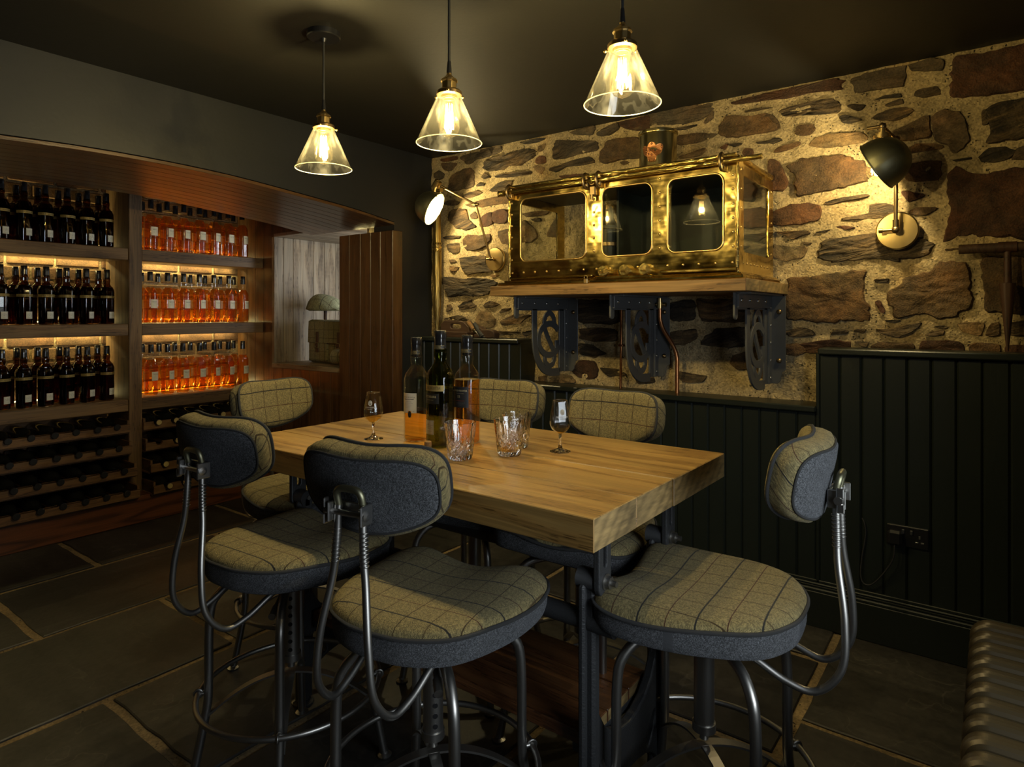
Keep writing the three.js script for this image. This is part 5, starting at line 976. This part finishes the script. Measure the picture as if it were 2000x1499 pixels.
  put('front_moulding', [boxAt(X0 + 0.01, -1.24, 1.276, 1.284, -2.166, -2.154, 0.003), boxAt(-1.22, -0.99, 1.262, 1.276, -2.166, -2.140, 0.004), boxAt(-0.96, X1 + 0.004, 1.276, 1.288, -2.168, -2.152, 0.003)], M.brass, t);
  put('padlock', [boxAt(-1.264, -1.246, 1.247, 1.268, -2.140, -2.130, 0.003), new THREE.TorusGeometry(0.007, 0.002, 6, 16).translate(-1.255, 1.272, -2.135)], M.brassDark, t);
}
{
  const o = thing('copper_bowl', 'shallow dark copper bowl standing inside the left window of the brass cabinet', 'bowl', [-1.40, 1.283, -2.38]);
  put('bowl', lathe([[0, 0], [0.06, 0], [0.085, 0.028], [0.098, 0.06], [0.106, 0.066], [0.104, 0.070], [0.094, 0.064], [0.08, 0.03], [0.056, 0.006], [0, 0.006]], 40), M.copperDark, o);
  put('lip', new THREE.TorusGeometry(0.104, 0.004, 8, 40).rotateX(Math.PI / 2).translate(0, 0.068, 0), M.copperDark, o);
}
{
  const o = thing('receiver_cylinder', 'greenish tarnished cylinder with collar inside the left window of the brass cabinet', 'cylinder', [-1.298, 1.283, -2.40]);
  put('body', lathe([[0, 0], [0.055, 0], [0.055, 0.06], [0.042, 0.075], [0.042, 0.20], [0.05, 0.205], [0.05, 0.215], [0.036, 0.22], [0.02, 0.25], [0.012, 0.30], [0, 0.30]], 36), M.verdigris, o);
  put('collar', lathe([[0.043, 0.13], [0.048, 0.132], [0.048, 0.146], [0.043, 0.148]], 36), M.brassDark, o);
}
for (const [x, h, label] of [[-1.055, 0.19, 'tall glass test jar inside the middle window of the brass cabinet'], [-0.80, 0.17, 'tall glass test jar inside the right window of the brass cabinet']]) {
  const o = thing('test_jar', label, 'jar', [x, 1.283, -2.36]);
  put('jar', lathe([[0, 0.02], [0.03, 0.02], [0.031, h], [0.035, h + 0.004], [0.033, h + 0.006]], 32), M.glass, o);
  put('foot', lathe([[0, 0], [0.042, 0], [0.044, 0.006], [0.03, 0.02], [0, 0.02]], 32), M.brassDark, o);
}
{
  const o = thing('brass_canister', 'lidded brass canister with a copper crest plate on top of the brass cabinet', 'canister', [-1.078, 1.666, -2.40], 0);
  put('body', lathe([[0, 0], [0.0735, 0], [0.0735, 0.178], [0.0725, 0.18], [0, 0.18]], 56), M.canister, o);
  put('lid', lathe([[0.0735, 0.176], [0.077, 0.178], [0.0785, 0.184], [0.077, 0.190], [0.072, 0.192], [0.03, 0.199], [0.012, 0.20], [0.012, 0.206], [0.006, 0.212], [0, 0.213]], 56), M.canister, o);
  // riveted copper crest: a lobed plate bent round the front of the drum
  const sh = new THREE.Shape(); sh.moveTo(-0.038, 0.008); sh.bezierCurveTo(-0.048, 0.028, -0.026, 0.034, -0.018, 0.022); sh.bezierCurveTo(-0.014, 0.044, 0.014, 0.044, 0.016, 0.024); sh.bezierCurveTo(0.030, 0.038, 0.050, 0.030, 0.040, 0.008); sh.bezierCurveTo(0.036, -0.012, 0.026, -0.010, 0.018, -0.018); sh.bezierCurveTo(0.020, -0.046, -0.020, -0.046, -0.018, -0.018); sh.bezierCurveTo(-0.028, -0.010, -0.036, -0.010, -0.038, 0.008);
  const wrap = (g) => { const p = g.attributes.position; for (let i = 0; i < p.count; i++) { const a = p.getX(i) / 0.0735, r = 0.0735 + p.getZ(i); p.setXYZ(i, Math.sin(a) * r, p.getY(i) + 0.098, Math.cos(a) * r); } g.computeVertexNormals(); g.rotateY(0.10); return g; };
  const crest = put('crest', wrap(extrude(sh, 0.0035, 0.0012, 10)), M.copper, o);
  const studs = []; for (const [x, y] of [[0, 0.032], [-0.034, 0.018], [0.036, 0.018], [-0.010, -0.034], [0.010, -0.034], [-0.02, 0.004], [-0.007, 0.006], [0.007, 0.006], [0.02, 0.004], [-0.014, -0.008], [0, -0.012], [0.014, -0.008]]) studs.push(wrap(new THREE.SphereGeometry(0.0042, 8, 6).translate(x, y, 0.004))); put('stud', studs, M.copper, crest);
}
// copper pipes between the shelf and the ledge
{
  const o = thing('copper_pipe', 'copper pipe with a double bend from under the wall shelf down to the ledge', 'pipe', [0, 0, 0]);
  put('pipe', tube([[-1.152, 1.205, -2.585], [-1.152, 1.15, -2.585], [-1.150, 1.105, -2.585], [-1.135, 1.062, -2.585], [-1.092, 0.995, -2.585], [-1.076, 0.950, -2.585], [-1.075, 0.90, -2.585], [-1.075, 0.797, -2.585]], 0.0088, 60, 14), M.copper, o);
  put('valve', [rod([-1.152, 1.156, -2.585], [-1.152, 1.184, -2.585], 0.0125, 6), rod([-1.176, 1.172, -2.585], [-1.128, 1.172, -2.585], 0.005, 10), rod([-1.180, 1.172, -2.585], [-1.172, 1.172, -2.585], 0.009, 12), rod([-1.132, 1.172, -2.585], [-1.124, 1.172, -2.585], 0.009, 12), rod([-1.152, 1.184, -2.585], [-1.152, 1.205, -2.585], 0.0098, 12)], M.brassPlain, o);
  const q = thing('thin_copper_pipe', 'thin straight copper pipe left of the middle bracket below the shelf', 'pipe', [0, 0, 0]);
  put('pipe', rod([-1.345, 1.205, -2.605], [-1.350, 0.797, -2.605], 0.0062, 14), M.copperDark, q); put('clip', [boxAt(-1.360, -1.338, 0.985, 0.995, -2.640, -2.598, 0.002)], M.copperDark, q);
}

// ------------------------------------------------------------------ lamps
const bulbProfile = [[0.0125, 0.118], [0.0135, 0.105], [0.0165, 0.090], [0.0225, 0.070], [0.0275, 0.048], [0.0285, 0.034], [0.0260, 0.020], [0.0190, 0.010], [0.0085, 0.0045], [0.003, 0.0025], [0, 0]];
const bulbG = lathe(bulbProfile, 36, 1.2);
const filamentG = (() => { const parts = []; const n = 9; for (let i = 0; i < n; i++) { const a = i / n * 2 * Math.PI, b = (i + 1) / n * 2 * Math.PI, r0 = 0.009, r1 = 0.0125; parts.push(rod([Math.cos(a) * r0, 0.092, Math.sin(a) * r0], [Math.cos(a + 0.2) * r1, 0.026, Math.sin(a + 0.2) * r1], 0.0007, 5), rod([Math.cos(a + 0.2) * r1, 0.026, Math.sin(a + 0.2) * r1], [Math.cos(b) * r0, 0.092, Math.sin(b) * r0], 0.0007, 5)); } return merge(parts); })();
function bulbInto(o, pos, quat, power, color = WARM) {
  const g = put('bulb', bulbG, M.bulbGlass, o); g.position.set(...pos); if (quat) g.quaternion.copy(quat);
  put('filament', filamentG, M.filament, g); put('filament_stem', [rod([0, 0.06, 0], [0, 0.115, 0], 0.004, 10)], M.glass, g);
  const l = new THREE.PointLight(color, power); l.name = 'bulb_light'; l.castShadow = true; l.shadow.radius = 0.6; l.position.set(0, 0.05, 0); g.add(l); return g;
}
function pendant(label, x, z, rimY, cord) {
  const o = thing('pendant_lamp', label, 'lamp', [x, rimY, z]), y = (k) => k;
  put('canopy', lathe([[0, CEIL - rimY], [0.052, CEIL - rimY], [0.052, CEIL - rimY - 0.015], [0.049, CEIL - rimY - 0.018], [0.010, CEIL - rimY - 0.019], [0.0055, CEIL - rimY - 0.030], [0, CEIL - rimY - 0.030]], 40), M.black, o);
  put('cord', rod([0, 0.205, 0], [0, CEIL - rimY - 0.03, 0], 0.0038, 10), M.cable, o);
  put('cord_grip', lathe([[0, 0.218], [0.0045, 0.218], [0.006, 0.200], [0.007, 0.186], [0, 0.186]], 16), M.black, o);
  const s = put('socket', lathe([[0, 0.190], [0.006, 0.190], [0.0065, 0.182], [0.012, 0.176], [0.021, 0.169], [0.0225, 0.164], [0.0195, 0.161], [0.0190, 0.156], [0.0190, 0.132], [0.0205, 0.130], [0.0205, 0.120], [0, 0.120]], 32), M.brassPlain, o);
  put('gallery', lathe([[0.019, 0.142], [0.030, 0.140], [0.0335, 0.136], [0.0335, 0.128], [0.030, 0.126], [0.019, 0.126]], 36), M.brassDark, s);
  for (let k = 0; k < 3; k++) { const a = k * 2.094 + 0.9; put('thumb_screw', [rod([0.031 * Math.cos(a), 0.129, 0.031 * Math.sin(a)], [0.040 * Math.cos(a), 0.129, 0.040 * Math.sin(a)], 0.0022, 8), new THREE.SphereGeometry(0.0042, 10, 8).translate(0.041 * Math.cos(a), 0.129, 0.041 * Math.sin(a))], M.brassPlain, s); }
  put('shade', lathe([[0.0310, 0.134], [0.0320, 0.124], [0.087, 0.0]], 64, 1), M.shade, o);
  put('shade_rim', new THREE.TorusGeometry(0.0868, 0.0012, 8, 96).rotateX(Math.PI / 2), M.shadeRim, o);
  put('inner_ring', new THREE.TorusGeometry(0.0150, 0.0020, 8, 32).rotateX(Math.PI / 2).translate(0, 0.119, 0), M.brassPlain, o);
  bulbInto(o, [0, 0.012, 0], null, POWER.pendant); return o;
}
pendant('clear glass cone pendant lamp nearest the dark left wall, ceiling plate in view', -1.696, -1.262, 1.590);
pendant('clear glass cone pendant lamp in the middle of the row over the table', -1.163, -1.265, 1.586);
pendant('clear glass cone pendant lamp nearest the right, in front of the stone wall', -0.680, -1.32, 1.609);

// dome shade with its mouth towards axis -y, socket entering near the rim at the top
function domeShade(o, mat) {
  const prof = []; for (let i = 0; i <= 16; i++) { const a = i / 16 * Math.PI / 2; prof.push([0.086 * Math.pow(Math.sin(a), 0.9), 0.10 * Math.cos(a)]); }
  const inn = prof.slice().reverse().map(([r, y]) => [Math.max(0, r - 0.0022), y - 0.002]);
  const g = put('shade', lathe([...prof, [0.089, -0.004], [0.0875, -0.006], ...inn], 56, 0.8), mat, o); return g;
}
{
  // left lamp: two-part arm from the round plate, its lit mouth turned to the room
  const o = thing('swing_arm_lamp', 'brass swing-arm wall lamp left of the cabinet, lit bulb facing the room', 'lamp', [0, 0, 0]), P = [-2.082, 1.417, -2.625], J = [-2.118, 1.690, -2.505], Hd = [-2.290, 1.800, -2.40];
  put('wall_plate', lathe([[0, 0.020], [0.010, 0.020], [0.058, 0.014], [0.0615, 0.010], [0.0615, 0], [0, 0]], 48).rotateX(Math.PI / 2).translate(...P), M.brassPlain, o);
  put('knuckle', [rod([P[0], P[1], P[2] + 0.015], [P[0], P[1], P[2] + 0.05], 0.008, 14), rod([P[0] - 0.026, P[1], P[2] + 0.045], [P[0] + 0.02, P[1], P[2] + 0.045], 0.006, 12), new THREE.SphereGeometry(0.011, 16, 10).translate(P[0], P[1], P[2] + 0.046)], M.brassDark, o);
  put('lower_arm', rod([P[0], P[1] + 0.004, P[2] + 0.048], J, 0.0058, 14), M.brassDark, o);
  put('elbow', [new THREE.SphereGeometry(0.012, 16, 10).translate(...J), rod([J[0] - 0.02, J[1], J[2] + 0.004], [J[0] + 0.02, J[1], J[2] + 0.004], 0.006, 12)], M.brassDark, o);
  put('upper_arm', rod(J, Hd, 0.0058, 14), M.brassDark, o);
  const ax = V(0.83, -0.49, -0.36).normalize(), q = new THREE.Quaternion().setFromUnitVectors(V(0, -1, 0), ax), head = new THREE.Group();
  head.name = 'lamp_head'; head.position.set(-2.314, 1.674, -2.40); head.quaternion.copy(q); o.add(head);
  domeShade(head, M.antique);
  const qi = q.clone().invert(), toLocal = (p) => V(...p).sub(head.position).applyQuaternion(qi).toArray();
  put('socket', [rod(toLocal(Hd), toLocal([-2.312, 1.740, -2.40]), 0.016, 20), rod(toLocal([Hd[0] + 0.01, Hd[1] + 0.012, Hd[2]]), toLocal([Hd[0] - 0.018, Hd[1] - 0.02, Hd[2]]), 0.020, 20), new THREE.SphereGeometry(0.013, 16, 10).translate(...toLocal([Hd[0], Hd[1] + 0.012, Hd[2]]))], M.brassPlain, head);
  put('switch', rod(toLocal([Hd[0] + 0.015, Hd[1] - 0.035, Hd[2] + 0.01]), toLocal([Hd[0] + 0.045, Hd[1] - 0.04, Hd[2] + 0.015]), 0.011, 12), M.brassPlain, head);
  const up = V(-0.295, -0.93, 0.22).normalize(), qb = qi.clone().multiply(new THREE.Quaternion().setFromUnitVectors(V(0, -1, 0), up));
  bulbInto(head, toLocal([-2.350, 1.620, -2.398]), qb, POWER.sconceL);
}
{
  // right lamp: straight arm, dome seen from behind, its mouth turned to the wall and the cabinet
  const o = thing('swing_arm_lamp', 'brass wall lamp with rounded dark dome at the right of the stone wall', 'lamp', [0, 0, 0]), P = [-0.277, 1.424, -2.625], T = [-0.272, 1.730, -2.545], Hd = [-0.302, 1.758, -2.455];
  put('wall_plate', lathe([[0, 0.018], [0.010, 0.018], [0.062, 0.014], [0.0665, 0.010], [0.0665, 0], [0, 0]], 56).rotateX(Math.PI / 2).translate(...P), M.brassPlain, o);
  put('knuckle', [rod([P[0], P[1], P[2] + 0.015], [P[0], P[1], P[2] + 0.048], 0.009, 14), rod([P[0] - 0.040, P[1], P[2] + 0.044], [P[0], P[1], P[2] + 0.044], 0.0045, 12), rod([P[0] - 0.052, P[1], P[2] + 0.044], [P[0] - 0.040, P[1], P[2] + 0.044], 0.009, 8), new THREE.SphereGeometry(0.0135, 18, 12).translate(P[0], P[1], P[2] + 0.046), rod([P[0], P[1] + 0.008, P[2] + 0.047], [P[0], P[1] + 0.034, P[2] + 0.050], 0.0095, 14)], M.brassDark, o);
  put('arm', rod([P[0], P[1] + 0.02, P[2] + 0.048], T, 0.0065, 14), M.brassDark, o);
  put('top_link', [new THREE.SphereGeometry(0.012, 14, 10).translate(...T), rod(T, Hd, 0.0055, 12), new THREE.SphereGeometry(0.012, 14, 10).translate(...Hd), rod([Hd[0] - 0.045, Hd[1], Hd[2]], [Hd[0], Hd[1], Hd[2]], 0.006, 12)], M.brassDark, o);
  const ax = V(-0.85, -0.48, -0.13).normalize(), q = new THREE.Quaternion().setFromUnitVectors(V(0, -1, 0), ax), head = new THREE.Group();
  head.name = 'lamp_head'; head.position.set(-0.316, 1.628, -2.455); head.quaternion.copy(q); o.add(head);
  domeShade(head, M.antique);
  const qi = q.clone().invert(), toLocal = (p) => V(...p).sub(head.position).applyQuaternion(qi).toArray();
  put('socket', [rod(toLocal([Hd[0], Hd[1], Hd[2]]), toLocal([-0.303, 1.725, -2.455]), 0.010, 16), rod(toLocal([-0.303, 1.736, -2.455]), toLocal([-0.303, 1.690, -2.455]), 0.019, 24), rod(toLocal([-0.303, 1.728, -2.455]), toLocal([-0.303, 1.718, -2.455]), 0.026, 24)], M.brassPlain, head);
  const up = V(-0.20, -0.97, -0.12).normalize(), qb = qi.clone().multiply(new THREE.Quaternion().setFromUnitVectors(V(0, -1, 0), up));
  bulbInto(head, toLocal([-0.330, 1.582, -2.462]), qb, POWER.sconceR);
}

// ------------------------------------------------------------------ old tools and small things on the walls
{
  const o = thing('copper_spirit_sampler', 'long dented brass sampling tube hanging upright in the stone wall corner', 'tool', [-2.466, 0, -2.585]);
  const prof = [[0, 1.040], [0.007, 1.042], [0.009, 1.08], [0.016, 1.125], [0.022, 1.18], [0.024, 1.30], [0.024, 1.475]]; prof.push([0.026, 1.478], [0.026, 1.484], [0.0225, 1.487], [0.0225, 1.495], [0.026, 1.498], [0.026, 1.504], [0.0225, 1.507], [0.0225, 1.515], [0.0255, 1.518], [0.0255, 1.524], [0.0215, 1.528], [0.020, 1.70], [0.014, 1.76], [0, 1.77]);
  put('tube', lathe(prof, 32), M.oldBrass, o);
  put('ring_handle', new THREE.TorusGeometry(0.019, 0.005, 8, 24).rotateY(0.6).translate(0.0, 1.785, 0), M.brassDark, o);
}
{
  const o = thing('wooden_tool_box', 'old dark wooden tool box with cut-out handle on the panelling cap below the sampling tube', 'tool box', [-2.265, 1.008, -2.585]);
  const s = pathShape([[-0.155, 0], [0.06, 0], [0.045, 0.055], [0.01, 0.082], [-0.03, 0.088], [-0.13, 0.088], [-0.155, 0.07]]); s.holes.push(holeOf(roundRect(0.075, 0.024, 0.011, -0.045, 0.058)));
  put('side', uvMetres(extrude(s, 0.022, 0.003).translate(0, 0, 0.0), 'x'), M.oldWood, o); put('tray', boxAt(-0.15, 0.055, 0, 0.03, -0.045, 0.045, 0.003), M.oldWood, o);
}
{
  const o = thing('chisel', 'chisel with pale wooden handle leaning over the old tool box', 'tool', [-2.20, 1.016, -2.548]);
  put('handle', rod([-0.01, 0.075, 0.0], [0.035, 0.035, 0.004], 0.012, 14), M.cork, o); put('ferrule', rod([0.034, 0.036, 0.004], [0.042, 0.029, 0.004], 0.010, 14), M.brassDark, o); put('blade', rod([0.042, 0.029, 0.004], [0.085, -0.004, 0.008], 0.006, 8), M.steel, o);
}
{
  const o = thing('mallet_head', 'grey tapered iron tool lying against the tool box on the panelling cap', 'tool', [-2.165, 1.016, -2.548]);
  put('body', rod([0.0, 0.066, 0], [0.062, 0.0, 0.004], 0.010, 14, 0.016), M.iron, o); put('tip', rod([0.062, 0, 0.004], [0.08, -0.005, 0.005], 0.009, 12), M.iron, o);
}
{
  const o = thing('wooden_plane', 'small dark wooden hand plane at the right end of the panelling cap tools', 'tool', [-2.085, 1.008, -2.56]);
  const s = new THREE.Shape(); s.moveTo(-0.075, 0); s.lineTo(0.058, 0); s.lineTo(0.062, 0.022); s.bezierCurveTo(0.058, 0.046, 0.02, 0.046, -0.02, 0.044); s.lineTo(-0.045, 0.060); s.lineTo(-0.042, 0.022); s.lineTo(-0.075, 0.020); s.closePath();
  put('body', uvMetres(extrude(s, 0.045, 0.005, 8, 2).translate(0, 0, -0.022), 'x'), M.oldWood, o);
}
{
  const o = thing('bung_reamer', 'rusty cone-shaped reamer with a wooden cross handle hanging at the right of the stone wall', 'tool', [0.030, 0, -2.59]);
  put('handle', rod([-0.128, 1.345, 0], [0.13, 1.345, 0], 0.0155, 20, 0.0145), M.oldWood, o);
  put('collar', rod([-0.024, 1.345, 0], [0.024, 1.345, 0], 0.0175, 20), M.rust, o);
  put('shank', rod([0, 1.35, 0], [0, 1.225, 0], 0.0095, 14, 0.011), M.rust, o);
  put('cone', lathe([[0, 1.012], [0.003, 1.012], [0.022, 1.225], [0.021, 1.230], [0, 1.232]], 28), M.rust, o);
}
{
  const o = thing('wall_socket', 'dark double wall socket with a plug on the right panelling', 'socket', [-0.237, 0.383, PZ]);
  put('plate', cbox(0.122, 0.070, 0.008, 0.003, 0, 0, 0.004), M.blackGloss, o);
  for (const x of [-0.012, 0.012]) put('switch', cbox(0.009, 0.016, 0.006, 0.002, x, 0.016, 0.009), M.iron, o);
  put('socket_pins', [cbox(0.005, 0.010, 0.002, 0.0005, 0.035, 0.004, 0.0085), cbox(0.009, 0.005, 0.002, 0.0005, 0.027, -0.014, 0.0085), cbox(0.009, 0.005, 0.002, 0.0005, 0.043, -0.014, 0.0085)], M.rivet, o);
  const p = thing('power_plug', 'black plug in the left half of the wall socket, thin flex hanging down', 'plug', [-0.237, 0.383, PZ]);
  put('plug_body', cbox(0.044, 0.050, 0.030, 0.008, -0.034, -0.004, 0.023), M.blackGloss, p);
  put('flex', tube([[-0.034, -0.028, 0.03], [-0.040, -0.08, 0.03], [-0.075, -0.145, 0.024], [-0.105, -0.182, 0.02], [-0.128, -0.185, 0.018], [-0.138, -0.160, 0.012], [-0.135, -0.10, 0.008], [-0.124, -0.02, 0.006], [-0.128, 0.02, 0.004], [-0.136, 0.036, 0.001]], 0.0026, 60, 8), M.cable, p);
}
// column radiator under the right-hand window: each section a slotted casting
{
  const o = thing('column_radiator', 'dark bronze cast-iron column radiator at the right edge', 'radiator', [-0.04, 0, -0.92]);
  const w = 0.20, top = 0.55, s = roundRect(w, top - 0.08, 0.034, w / 2, 0.08 + (top - 0.08) / 2);
  for (const x of [0.0665, 0.1335]) s.holes.push(holeOf(roundRect(0.020, 0.30, 0.0099, x, 0.315)));
  const body = extrude(s, 0.042, 0.016, 10, 4); const hub = (y) => rod([0.1, y, -0.0045], [0.1, y, 0.0465], 0.026, 18);
  const top1 = [rod([0.034, top - 0.034, 0.021], [w - 0.034, top - 0.034, 0.021], 0.0245, 18), new THREE.SphereGeometry(0.0245, 18, 12).translate(0.034, top - 0.034, 0.021), new THREE.SphereGeometry(0.0245, 18, 12).translate(w - 0.034, top - 0.034, 0.021), new THREE.SphereGeometry(0.031, 18, 12).scale(1.15, 0.95, 0.82).translate(0.1, top - 0.034, 0.021)];
  const sec = merge([body, ...top1, hub(0.14), hub(top - 0.034), hub(0.30)].map((g) => { g.deleteAttribute('uv'); return g; }));
  for (let i = 0; i < 21; i++) { const m = put('section', sec, M.radiator, o); m.position.z = -0.61 + i * 0.051; }
  for (const z of [-0.61, 0.41]) put('foot', [cbox(0.04, 0.09, 0.03, 0.006, 0.05, 0.045, z + 0.02), cbox(0.04, 0.09, 0.03, 0.006, 0.15, 0.045, z + 0.02)], M.radiator, o);
}

renderer.render(scene, camera);
